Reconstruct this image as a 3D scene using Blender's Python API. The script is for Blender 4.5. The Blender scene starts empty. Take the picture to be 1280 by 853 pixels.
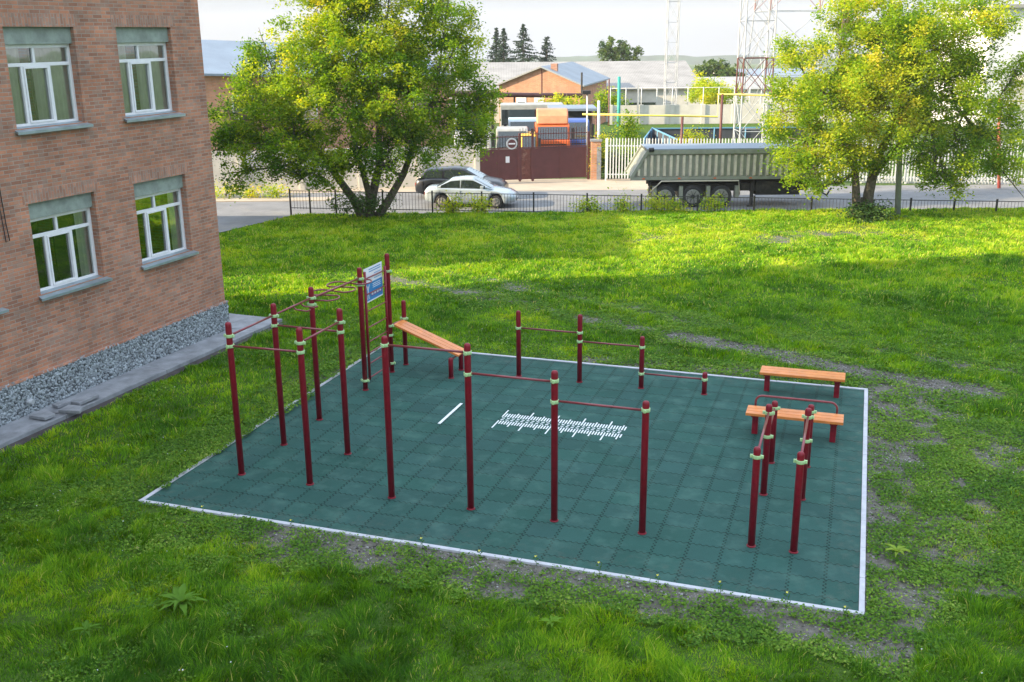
import bpy, math, random
import numpy as np
from mathutils import Vector, Matrix
R_ = math.radians
rng = np.random.default_rng(7); random.seed(7)
sc = bpy.context.scene
COL = sc.collection
PI = math.pi

# ---------------------------------------------------------------- camera
F = 1285.569; PITCH = 0.290258; ROLL = -0.0093348; YAW = -0.327208; HC = 7.462
PCX, PCY = -0.5367, -12.8761            # camera in pad coordinates
fw = Vector((0, math.cos(PITCH), -math.sin(PITCH))); r0 = Vector((1, 0, 0)); u0 = r0.cross(fw)
rr = r0*math.cos(ROLL) + u0*math.sin(ROLL); uu = -r0*math.sin(ROLL) + u0*math.cos(ROLL)
cam = bpy.data.cameras.new('camera'); co = bpy.data.objects.new('camera', cam); COL.objects.link(co)
M = Matrix((rr, uu, -fw)).transposed().to_4x4(); M.translation = (0, 0, HC); co.matrix_world = M
cam.sensor_width = 36; cam.lens = 36*F/1280; cam.clip_end = 6000; cam.clip_start = .05
sc.camera = co
def at(px, py, Y):
    d = fw + rr*((px-640)/F) - uu*((py-426.5)/F)
    t = Y/d.y
    return Vector((d.x*t, Y, HC+d.z*t))
CA, SA = math.cos(YAW), math.sin(YAW)
def P(x, y, z=0):                        # pad coordinates -> world
    x -= PCX; y -= PCY
    return Vector((x*CA-y*SA, x*SA+y*CA, z))
def to_pad(X, Y):
    return X*CA+Y*SA+PCX, -X*SA+Y*CA+PCY

# ---------------------------------------------------------------- terrain
ZY = [(-400, 0), (27, 0), (46, -.3), (47.6, -.62), (58, -.64), (1600, -39), (6000, -190)]
def Zt(Y): return np.interp(Y, [a for a, b in ZY], [b for a, b in ZY])

_vn = {}
def vnoise(x, y, scale, seed=0):
    if seed not in _vn: _vn[seed] = np.random.default_rng(100+seed).random((256, 256))
    g = _vn[seed]; x = np.asarray(x)/scale+1000; y = np.asarray(y)/scale+1000
    xi = np.floor(x).astype(int); yi = np.floor(y).astype(int); fx = x-xi; fy = y-yi
    fx = fx*fx*(3-2*fx); fy = fy*fy*(3-2*fy)
    a = g[xi % 256, yi % 256]; b = g[(xi+1) % 256, yi % 256]; c = g[xi % 256, (yi+1) % 256]; d = g[(xi+1) % 256, (yi+1) % 256]
    return (a*(1-fx)+b*fx)*(1-fy)+(c*(1-fx)+d*fx)*fy
def fbm(x, y, s, seed=0): return (vnoise(x, y, s, seed)+.5*vnoise(x, y, s/2, seed+1)+.25*vnoise(x, y, s/4, seed+2))/1.75

# ---------------------------------------------------------------- materials
def newmat(name):
    m = bpy.data.materials.new(name); m.use_nodes = True
    nt = m.node_tree; b = nt.nodes['Principled BSDF']; return m, nt, b
def N(nt, t, **k):
    n = nt.nodes.new(t)
    for a, v in k.items():
        if a == 'ins':
            for i, x in v.items(): n.inputs[i].default_value = x
        else: setattr(n, a, v)
    return n
def L(nt, a, b): nt.links.new(a, b)
def mat(name, col, rough=.6, metal=0, var=.12, scale=8, bump=0, spec=.5, col2=None, dirt=0, dcol=(.12, .1, .08), coat=0, bscale=None):
    m, nt, b = newmat(name)
    tc = N(nt, 'ShaderNodeTexCoord')
    no = N(nt, 'ShaderNodeTexNoise', ins={'Scale': scale, 'Detail': 6, 'Roughness': .6})
    L(nt, tc.outputs['Object'], no.inputs['Vector'])
    c2 = col2 or tuple(max(0, c*(1-var*2)) for c in col)
    cr = N(nt, 'ShaderNodeValToRGB'); e = cr.color_ramp.elements
    e[0].position = .32; e[1].position = .68; e[0].color = (*c2, 1); e[1].color = (*[min(1, c*(1+var*.6)) for c in col], 1)
    L(nt, no.outputs['Fac'], cr.inputs['Fac']); out = cr.outputs['Color']
    if dirt:
        n2 = N(nt, 'ShaderNodeTexNoise', ins={'Scale': scale*.35, 'Detail': 8, 'Roughness': .75}); L(nt, tc.outputs['Object'], n2.inputs['Vector'])
        r2 = N(nt, 'ShaderNodeValToRGB'); r2.color_ramp.elements[0].position = .52; r2.color_ramp.elements[1].position = .75
        r2.color_ramp.elements[0].color = (0, 0, 0, 1); r2.color_ramp.elements[1].color = (dirt, dirt, dirt, 1)
        L(nt, n2.outputs['Fac'], r2.inputs['Fac'])
        mx = N(nt, 'ShaderNodeMix', data_type='RGBA'); mx.inputs['B'].default_value = (*dcol, 1)
        L(nt, r2.outputs['Color'], mx.inputs['Factor']); L(nt, out, mx.inputs['A']); out = mx.outputs['Result']
    L(nt, out, b.inputs['Base Color'])
    b.inputs['Roughness'].default_value = rough; b.inputs['Metallic'].default_value = metal
    b.inputs['Specular IOR Level'].default_value = spec; b.inputs['Coat Weight'].default_value = coat
    if bump:
        bp = N(nt, 'ShaderNodeBump', ins={'Strength': bump, 'Distance': .02})
        if bscale:
            n3 = N(nt, 'ShaderNodeTexNoise', ins={'Scale': bscale, 'Detail': 5}); L(nt, tc.outputs['Object'], n3.inputs['Vector']); L(nt, n3.outputs['Fac'], bp.inputs['Height'])
        else: L(nt, no.outputs['Fac'], bp.inputs['Height'])
        L(nt, bp.outputs['Normal'], b.inputs['Normal'])
    return m
def brick_mat(name, c1, c2, mortar, scale=1.0, vertical=False, bump=.5, cm=(.31, .21, .16)):
    m, nt, b = newmat(name)
    tc = N(nt, 'ShaderNodeTexCoord'); s = N(nt, 'ShaderNodeSeparateXYZ'); L(nt, tc.outputs['Object'], s.inputs[0])
    a = N(nt, 'ShaderNodeMath', operation='ADD'); L(nt, s.outputs[0], a.inputs[0]); L(nt, s.outputs[1], a.inputs[1])
    c = N(nt, 'ShaderNodeCombineXYZ')
    if vertical: L(nt, a.outputs[0], c.inputs[1]); L(nt, s.outputs[2], c.inputs[0])
    else: L(nt, a.outputs[0], c.inputs[0]); L(nt, s.outputs[2], c.inputs[1])
    br = N(nt, 'ShaderNodeTexBrick', ins={'Scale': 1/scale, 'Brick Width': .262, 'Row Height': .077, 'Mortar Size': .008, 'Mortar Smooth': .3, 'Bias': -.1})
    br.inputs['Color1'].default_value = (*c1, 1); br.inputs['Color2'].default_value = (*c2, 1); br.inputs['Mortar'].default_value = (*mortar, 1)
    L(nt, c.outputs[0], br.inputs['Vector'])
    # per brick hue change
    sx = N(nt, 'ShaderNodeMath', operation='MULTIPLY', ins={1: 1/.262/scale*2}); L(nt, a.outputs[0], sx.inputs[0])
    sz = N(nt, 'ShaderNodeMath', operation='MULTIPLY', ins={1: 1/.077/scale}); L(nt, s.outputs[2], sz.inputs[0])
    fz = N(nt, 'ShaderNodeMath', operation='FLOOR'); L(nt, sz.outputs[0], fz.inputs[0])
    fx = N(nt, 'ShaderNodeMath', operation='FLOOR'); L(nt, sx.outputs[0], fx.inputs[0])
    cb = N(nt, 'ShaderNodeCombineXYZ'); L(nt, fx.outputs[0], cb.inputs[0]); L(nt, fz.outputs[0], cb.inputs[1])
    wn = N(nt, 'ShaderNodeTexWhiteNoise', noise_dimensions='2D'); L(nt, cb.outputs[0], wn.inputs['Vector'])
    wr = N(nt, 'ShaderNodeValToRGB'); wr.color_ramp.elements[0].position = .55; wr.color_ramp.elements[1].position = 1
    wr.color_ramp.elements[0].color = (0, 0, 0, 1); wr.color_ramp.elements[1].color = (.65, .65, .65, 1); L(nt, wn.outputs['Value'], wr.inputs['Fac'])
    mx = N(nt, 'ShaderNodeMix', data_type='RGBA'); mx.inputs['B'].default_value = (*cm, 1)
    L(nt, wr.outputs['Color'], mx.inputs['Factor']); L(nt, br.outputs['Color'], mx.inputs['A'])
    no = N(nt, 'ShaderNodeTexNoise', ins={'Scale': 1.1, 'Detail': 6, 'Roughness': .7}); L(nt, tc.outputs['Object'], no.inputs['Vector'])
    mr = N(nt, 'ShaderNodeMapRange', ins={1: .3, 2: .7, 3: .72, 4: 1.22}); L(nt, no.outputs['Fac'], mr.inputs[0])
    hs = N(nt, 'ShaderNodeHueSaturation', ins={'Saturation': .95}); L(nt, mr.outputs[0], hs.inputs['Value']); L(nt, mx.outputs['Result'], hs.inputs['Color'])
    # pale efflorescence
    n5 = N(nt, 'ShaderNodeTexNoise', ins={'Scale': .6, 'Detail': 9, 'Roughness': .72}); L(nt, tc.outputs['Object'], n5.inputs['Vector'])
    r5 = N(nt, 'ShaderNodeValToRGB'); r5.color_ramp.elements[0].position = .55; r5.color_ramp.elements[1].position = .8
    r5.color_ramp.elements[0].color = (0, 0, 0, 1); r5.color_ramp.elements[1].color = (.22, .22, .22, 1); L(nt, n5.outputs['Fac'], r5.inputs['Fac'])
    m5 = N(nt, 'ShaderNodeMix', data_type='RGBA'); m5.inputs['B'].default_value = (.5, .46, .44, 1)
    L(nt, r5.outputs['Color'], m5.inputs['Factor']); L(nt, hs.outputs['Color'], m5.inputs['A'])
    L(nt, m5.outputs['Result'], b.inputs['Base Color']); b.inputs['Roughness'].default_value = .88
    bp = N(nt, 'ShaderNodeBump', ins={'Strength': bump, 'Distance': .012}); bp.invert = True
    L(nt, br.outputs['Fac'], bp.inputs['Height']); L(nt, bp.outputs['Normal'], b.inputs['Normal'])
    return m
def leaf_mat(name, stops, trans=.35, rough=.7):
    m = bpy.data.materials.new(name); m.use_nodes = True; nt = m.node_tree
    for n in list(nt.nodes): nt.nodes.remove(n)
    at_ = N(nt, 'ShaderNodeAttribute', attribute_name='tint')
    cr = N(nt, 'ShaderNodeValToRGB'); L(nt, at_.outputs['Fac'], cr.inputs['Fac'])
    els = cr.color_ramp.elements
    els[0].position = stops[0][0]; els[0].color = (*stops[0][1], 1); els[1].position = stops[-1][0]; els[1].color = (*stops[-1][1], 1)
    for p, c in stops[1:-1]:
        e = els.new(p); e.color = (*c, 1)
    p = N(nt, 'ShaderNodeBsdfPrincipled', ins={'Roughness': rough, 'Specular IOR Level': .14}); L(nt, cr.outputs[0], p.inputs['Base Color'])
    hs = N(nt, 'ShaderNodeHueSaturation', ins={'Hue': .485, 'Saturation': 1.1, 'Value': 1.5}); L(nt, cr.outputs[0], hs.inputs['Color'])
    t = N(nt, 'ShaderNodeBsdfTranslucent'); L(nt, hs.outputs[0], t.inputs['Color'])
    mx = N(nt, 'ShaderNodeMixShader', ins={0: trans}); L(nt, p.outputs[0], mx.inputs[1]); L(nt, t.outputs[0], mx.inputs[2])
    o = N(nt, 'ShaderNodeOutputMaterial'); L(nt, mx.outputs[0], o.inputs['Surface'])
    return m

MT = {}
MT['maroon'] = mat('maroon_paint', (.215, .006, .018), .42, 0, .12, 14, spec=.35)
MT['maroon_bar'] = mat('maroon_bar_paint', (.22, .03, .04), .35, 0, .1, 14, coat=.3)
MT['clamp'] = mat('green_clamp', (.42, .62, .30), .45, 0, .08, 20)
MT['wood'] = mat('varnished_wood', (.68, .215, .045), .42, 0, .12, 5, coat=.2)
MT['kerb'] = mat('kerb_white', (.5, .5, .54), .8, 0, .08, 6, bump=.2, dirt=.5, dcol=(.3, .28, .25))
MT['white'] = mat('white_plastic', (.8, .8, .82), .35, 0, .04, 5)
MT['linepaint'] = mat('line_paint', (.78, .8, .8), .7, 0, .1, 30)
MT['sill'] = mat('galvanised_sill', (.36, .43, .47), .38, .55, .12, 3)
MT['lintel'] = mat('concrete_lintel', (.30, .35, .31), .85, 0, .15, 4, bump=.2, dirt=.3)
MT['concrete'] = mat('concrete', (.27, .28, .30), .92, 0, .18, 3, bump=.4, dirt=.5, dcol=(.12, .12, .12))
MT['darkstrip'] = mat('kerb_shadow_dark', (.06, .05, .05), .9, 0, .2, 5)  # dark tone paints the shadow along the footpath edge
MT['stone'] = mat('plinth_stone', (.36, .40, .42), .85, 0, .42, 9, bump=.5)
MT['mortar'] = mat('plinth_mortar', (.11, .12, .13), .95, 0, .3, 14, bump=.8)
MT['brick'] = brick_mat('school_brick', (.50, .20, .105), (.27, .115, .07), (.36, .30, .25))
MT['brick_v'] = brick_mat('soldier_brick', (.50, .22, .13), (.30, .14, .09), (.32, .28, .25), vertical=True)
MT['brick_o'] = brick_mat('orange_brick', (.58, .24, .11), (.46, .18, .08), (.4, .33, .27), scale=1.3, cm=(.46, .25, .15))
MT['roofgrey'] = mat('asbestos_roof', (.33, .33, .32), .9, 0, .1, .8, dirt=.3, dcol=(.3, .3, .28))
MT['roofblue'] = mat('metal_roof', (.22, .27, .33), .55, .2, .08, .5)
MT['roofpale'] = mat('shaded_slope_roof', (.30, .33, .36), .7, 0, .08, .5)  # bluish shade of a grey roof slope put into its colour
MT['towerwhite'] = mat('tower_white', (.40, .42, .45), .6, 0, .06, 3)
MT['palered'] = mat('faded_red_metal', (.34, .2, .19), .7, 0, .08, 3)
MT['whitewash'] = mat('whitewashed_concrete', (.62, .59, .53), .9, 0, .08, 1.2, dirt=.35, dcol=(.42, .38, .33))
MT['gate'] = mat('gate_maroon', (.115, .035, .035), .6, 0, .1, 2)
MT['rust'] = mat('rusty_maroon', (.17, .055, .04), .75, 0, .2, 5, dirt=.8, dcol=(.45, .3, .22))
MT['blackmetal'] = mat('black_metal', (.018, .018, .02), .5, 0, .1, 9)
MT['whitemetal'] = mat('white_metal', (.58, .6, .61), .5, 0, .06, 5)
MT['brownmetal'] = mat('brown_metal', (.12, .04, .035), .6, 0, .1, 5)
MT['redmetal'] = mat('red_metal', (.45, .09, .07), .6, 0, .1, 5)
MT['yellow'] = mat('yellow_pipe_paint', (.75, .58, .1), .5, 0, .08, 5)
MT['teal'] = mat('teal_paint', (.03, .3, .27), .6, 0, .1, 5)
MT['asphalt'] = mat('asphalt', (.19, .19, .195), .92, 0, .12, .9, bump=.3, dirt=.6, dcol=(.33, .3, .25), bscale=60)
MT['dust'] = mat('dusty_yard', (.42, .35, .27), .95, 0, .12, .6, dirt=.5, dcol=(.3, .26, .2))
MT['tyre'] = mat('tyre', (.03, .03, .03), .85, 0, .2, 12, dirt=.6, dcol=(.18, .16, .13))
MT['rim'] = mat('steel_rim', (.35, .34, .32), .5, .5, .15, 12)
MT['carwhite'] = mat('silver_white_paint', (.42, .48, .53), .25, .3, .03, 2, coat=.8)
MT['cardark'] = mat('dark_car_paint', (.012, .014, .02), .3, .0, .05, 2, coat=.3)
MT['carglass'] = mat('car_glass', (.02, .028, .03), .05, 0, .02, 2, spec=1, coat=1)
MT['screenglass'] = mat('windscreen_glass', (.22, .3, .34), .08, 0, .02, 2, spec=1, coat=1)
MT['lamp'] = mat('headlight', (.6, .62, .62), .1, .3, .02, 2, coat=1)
MT['trailer'] = mat('trailer_green_grey', (.28, .29, .235), .6, 0, .12, 2.5, dirt=.3, dcol=(.42, .36, .28))
MT['trailer_rib'] = mat('trailer_rib_sunlit', (.66, .59, .48), .65, 0, .12, 3, dirt=.4, dcol=(.3, .26, .2))  # warm sunlight on the ribs is painted into this beige
MT['chassis'] = mat('chassis_black', (.03, .028, .025), .8, 0, .3, 4, dirt=.6, dcol=(.16, .13, .1))
MT['orange'] = mat('orange_truck_paint', (.72, .13, .03), .45, 0, .08, 2, dirt=.25, dcol=(.6, .3, .18))
MT['orange_pale'] = mat('faded_orange_fairing', (.75, .27, .13), .55, 0, .1, 2)
MT['bluetruck'] = mat('blue_truck_paint', (.05, .1, .33), .4, 0, .08, 2)
MT['paleblue'] = mat('pale_truck_paint', (.5, .58, .63), .4, 0, .06, 2)
MT['cabgrey'] = mat('grey_truck_paint', (.34, .34, .32), .5, 0, .1, 2)
MT['cabyellow'] = mat('yellow_machine_paint', (.7, .42, .05), .5, 0, .1, 2)
MT['rinkdark'] = mat('rink_mesh_dark', (.05, .055, .07), .7, 0, .08, 2)
MT['rinkblue'] = mat('rink_blue', (.12, .3, .45), .6, 0, .1, 2)
MT['bark'] = mat('bark', (.16, .13, .10), .95, 0, .35, 9, bump=1.0, col2=(.06, .05, .04))
MT['polegrey'] = mat('concrete_pole', (.33, .35, .34), .85, 0, .1, 4)
MT['paper'] = mat('paper', (.75, .75, .78), .8, 0, .03, 4)
MT['panelblue'] = mat('board_blue', (.03, .22, .5), .4, 0, .04, 3)
MT['panelpurple'] = mat('board_purple', (.12, .1, .35), .4, 0, .04, 3)
MT['curtain'] = mat('curtain_fabric', (.8, .76, .66), .9, 0, .1, 2)
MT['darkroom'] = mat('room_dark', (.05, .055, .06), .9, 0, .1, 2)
MT['farwhite'] = mat('white_render', (.7, .7, .7), .9, 0, .03, 1)
MT['pvc'] = mat('grey_pipe', (.42, .44, .46), .5, 0, .05, 4)
MT['flower'] = mat('yellow_petal', (.7, .62, .06), .6, 0, .05, 20)

def glass_mat():
    m = bpy.data.materials.new('window_glass'); m.use_nodes = True; nt = m.node_tree
    for n in list(nt.nodes): nt.nodes.remove(n)
    g = N(nt, 'ShaderNodeBsdfGlossy', ins={'Roughness': .015, 'Color': (.9, .95, .95, 1)}); t = N(nt, 'ShaderNodeBsdfTransparent', ins={'Color': (.82, .88, .88, 1)})
    fr = N(nt, 'ShaderNodeFresnel', ins={'IOR': 1.9}); a = N(nt, 'ShaderNodeMath', operation='MULTIPLY_ADD', ins={1: 1.0, 2: .14}); L(nt, fr.outputs[0], a.inputs[0])
    tc = N(nt, 'ShaderNodeTexCoord'); no = N(nt, 'ShaderNodeTexNoise', ins={'Scale': 1.5, 'Detail': 1}); L(nt, tc.outputs['Object'], no.inputs['Vector'])
    bp = N(nt, 'ShaderNodeBump', ins={'Strength': .05, 'Distance': .05}); L(nt, no.outputs[0], bp.inputs['Height']); L(nt, bp.outputs[0], g.inputs['Normal'])
    mx = N(nt, 'ShaderNodeMixShader'); L(nt, a.outputs[0], mx.inputs[0]); L(nt, t.outputs[0], mx.inputs[1]); L(nt, g.outputs[0], mx.inputs[2])
    o = N(nt, 'ShaderNodeOutputMaterial'); L(nt, mx.outputs[0], o.inputs['Surface']); return m
MT['glass'] = glass_mat()

def pad_mat():
    m, nt, b = newmat('rubber_tiles')
    tc = N(nt, 'ShaderNodeTexCoord'); s = N(nt, 'ShaderNodeSeparateXYZ'); L(nt, tc.outputs['Object'], s.inputs[0])
    def math_(op, a, bb=None, c=None):
        n = N(nt, 'ShaderNodeMath', operation=op)
        for i, v in enumerate((a, bb, c)):
            if v is None: continue
            if hasattr(v, 'default_value') or hasattr(v, 'links'): L(nt, v, n.inputs[i])
            else: n.inputs[i].default_value = v
        return n.outputs[0]
    u = math_('MULTIPLY', math_('ADD', s.outputs[0], .5404+20), 2); v = math_('MULTIPLY', math_('ADD', s.outputs[1], -.3193+20), 2)
    def wig(w, ph):
        a = math_('SINE', math_('MULTIPLY_ADD', w, 2*PI*5, ph)); a = math_('MULTIPLY', a, 2.2)
        return math_('MULTIPLY', math_('MINIMUM', math_('MAXIMUM', a, -1.), 1.), .034)
    uw = math_('ADD', u, wig(v, 0.)); vw = math_('ADD', v, wig(u, 1.))
    def dist(x): 
        f = math_('FRACT', math_('ADD', x, .5)); return math_('ABSOLUTE', math_('SUBTRACT', f, .5))
    d = math_('MINIMUM', dist(uw), dist(vw))
    line = N(nt, 'ShaderNodeMapRange', ins={1: .010, 2: .032, 3: 1., 4: 0.}); L(nt, d, line.inputs[0])
    ci = N(nt, 'ShaderNodeCombineXYZ'); L(nt, math_('FLOOR', uw), ci.inputs[0]); L(nt, math_('FLOOR', vw), ci.inputs[1])
    wn = N(nt, 'ShaderNodeTexWhiteNoise', noise_dimensions='2D'); L(nt, ci.outputs[0], wn.inputs['Vector'])
    n1 = N(nt, 'ShaderNodeTexNoise', ins={'Scale': 1.6, 'Detail': 7, 'Roughness': .7}); L(nt, tc.outputs['Object'], n1.inputs['Vector'])
    n2 = N(nt, 'ShaderNodeTexNoise', ins={'Scale': 150, 'Detail': 2}); L(nt, tc.outputs['Object'], n2.inputs['Vector'])
    val = math_('ADD', math_('MULTIPLY_ADD', wn.outputs['Value'], .15, .65), math_('MULTIPLY', n1.outputs['Fac'], .42))
    val = math_('ADD', val, math_('MULTIPLY_ADD', n2.outputs['Fac'], 1.1, -.55))
    val = math_('MULTIPLY', val, math_('MULTIPLY_ADD', line.outputs[0], -.66, 1.))
    wc = N(nt, 'ShaderNodeMix', data_type='RGBA'); wc.inputs['A'].default_value = (.026, .088, .072, 1); wc.inputs['B'].default_value = (.030, .086, .076, 1)
    L(nt, wn.outputs['Color'], wc.inputs['Factor'])
    sp = N(nt, 'ShaderNodeSeparateColor'); L(nt, wn.outputs['Color'], sp.inputs[0]); L(nt, sp.outputs[1], wc.inputs['Factor'])
    hs = N(nt, 'ShaderNodeHueSaturation'); L(nt, wc.outputs['Result'], hs.inputs['Color']); L(nt, val, hs.inputs['Value'])
    # worn pale scuffs
    n4 = N(nt, 'ShaderNodeTexNoise', ins={'Scale': 2.3, 'Detail': 5, 'Roughness': .6}); L(nt, tc.outputs['Object'], n4.inputs['Vector'])
    r4 = N(nt, 'ShaderNodeMapRange', ins={1: .5, 2: .75, 3: 0., 4: .45}); L(nt, n4.outputs['Fac'], r4.inputs[0])
    m4 = N(nt, 'ShaderNodeMix', data_type='RGBA'); m4.inputs['B'].default_value = (.085, .17, .14, 1); L(nt, r4.outputs[0], m4.inputs['Factor']); L(nt, hs.outputs[0], m4.inputs['A'])
    # soil tracked in from the edges
    ex = math_('MINIMUM', math_('ABSOLUTE', s.outputs[0]), math_('ABSOLUTE', math_('ADD', s.outputs[0], 11.55)))
    ey = math_('MINIMUM', math_('ABSOLUTE', s.outputs[1]), math_('ABSOLUTE', math_('ADD', s.outputs[1], -9.5)))
    ed = N(nt, 'ShaderNodeMapRange', ins={1: .05, 2: .9, 3: .5, 4: 0.}); L(nt, math_('MINIMUM', ex, ey), ed.inputs[0])
    n6 = N(nt, 'ShaderNodeTexNoise', ins={'Scale': 5, 'Detail': 9, 'Roughness': .8}); L(nt, tc.outputs['Object'], n6.inputs['Vector'])
    r6 = N(nt, 'ShaderNodeMapRange', ins={1: .5, 2: .68, 3: 0.04, 4: 1.}); L(nt, n6.outputs['Fac'], r6.inputs[0])
    m6 = N(nt, 'ShaderNodeMix', data_type='RGBA'); m6.inputs['B'].default_value = (.13, .125, .10, 1); L(nt, math_('MULTIPLY', ed.outputs[0], r6.outputs[0]), m6.inputs['Factor']); L(nt, m4.outputs['Result'], m6.inputs['A'])
    L(nt, m6.outputs['Result'], b.inputs['Base Color']); b.inputs['Roughness'].default_value = .85; b.inputs['Specular IOR Level'].default_value = .15
    bp = N(nt, 'ShaderNodeBump', ins={'Strength': .6, 'Distance': .006}); bp.invert = True; L(nt, line.outputs[0], bp.inputs['Height']); L(nt, bp.outputs[0], b.inputs['Normal'])
    return m
MT['pad'] = pad_mat()

def ground_mat():
    m, nt, b = newmat('ground_soil_grass')
    tc = N(nt, 'ShaderNodeTexCoord')
    at_ = N(nt, 'ShaderNodeAttribute', attribute_name='bare')
    n1 = N(nt, 'ShaderNodeTexNoise', ins={'Scale': 9, 'Detail': 9, 'Roughness': .75}); L(nt, tc.outputs['Object'], n1.inputs['Vector'])
    n2 = N(nt, 'ShaderNodeTexNoise', ins={'Scale': .35, 'Detail': 6, 'Roughness': .6}); L(nt, tc.outputs['Object'], n2.inputs['Vector'])
    g = N(nt, 'ShaderNodeValToRGB'); L(nt, n1.outputs[0], g.inputs[0]); g.color_ramp.elements[0].position = .35; g.color_ramp.elements[1].position = .7
    g.color_ramp.elements[0].color = (.035, .07, .012, 1); g.color_ramp.elements[1].color = (.09, .16, .02, 1)
    s = N(nt, 'ShaderNodeValToRGB'); L(nt, n1.outputs[0], s.inputs[0]); s.color_ramp.elements[0].position = .3; s.color_ramp.elements[1].position = .75
    s.color_ramp.elements[0].color = (.06, .055, .045, 1); s.color_ramp.elements[1].color = (.24, .22, .19, 1)
    ad = N(nt, 'ShaderNodeMath', operation='MULTIPLY_ADD', ins={1: 2.2, 2: -1.1}); L(nt, n1.outputs[0], ad.inputs[0])
    a2 = N(nt, 'ShaderNodeMath', operation='ADD', use_clamp=True); L(nt, ad.outputs[0], a2.inputs[0]); L(nt, at_.outputs['Fac'], a2.inputs[1])
    r = N(nt, 'ShaderNodeMapRange', ins={1: .3, 2: .5, 3: 0., 4: 1.}); L(nt, a2.outputs[0], r.inputs[0])
    mx = N(nt, 'ShaderNodeMix', data_type='RGBA'); L(nt, r.outputs[0], mx.inputs['Factor']); L(nt, g.outputs[0], mx.inputs['A']); L(nt, s.outputs[0], mx.inputs['B'])
    L(nt, mx.outputs['Result'], b.inputs['Base Color']); b.inputs['Roughness'].default_value = .95; b.inputs['Specular IOR Level'].default_value = .15
    bp = N(nt, 'ShaderNodeBump', ins={'Strength': .7, 'Distance': .04}); L(nt, n1.outputs[0], bp.inputs['Height']); L(nt, bp.outputs[0], b.inputs['Normal'])
    return m
MT['ground'] = ground_mat()
MT['grass'] = leaf_mat('grass_blades', [(0, (.035, .12, .006)), (.4, (.145, .33, .010)), (.72, (.36, .50, .018)), (.92, (.52, .52, .07)), (1, (.46, .40, .17))], .4)
MT['weed'] = leaf_mat('ground_weeds', [(0, (.045, .13, .015)), (.5, (.14, .27, .025)), (.8, (.28, .38, .06)), (1, (.36, .34, .12))], .3)
MT['leaf'] = leaf_mat('maple_leaves', [(0, (.035, .09, .012)), (.3, (.12, .25, .014)), (.55, (.30, .41, .024)), (.82, (.55, .54, .05)), (1, (.66, .52, .09))], .48)
MT['leafdark'] = leaf_mat('dark_leaves', [(0, (.02, .055, .02)), (.5, (.05, .11, .025)), (1, (.15, .2, .04))], .3)
MT['needle'] = leaf_mat('spruce_needles', [(0, (.018, .04, .024)), (1, (.05, .09, .045))], .1)
MT['hill'] = mat('forest_hill', (.05, .09, .05), .95, 0, .3, .02, bump=0)

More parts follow.
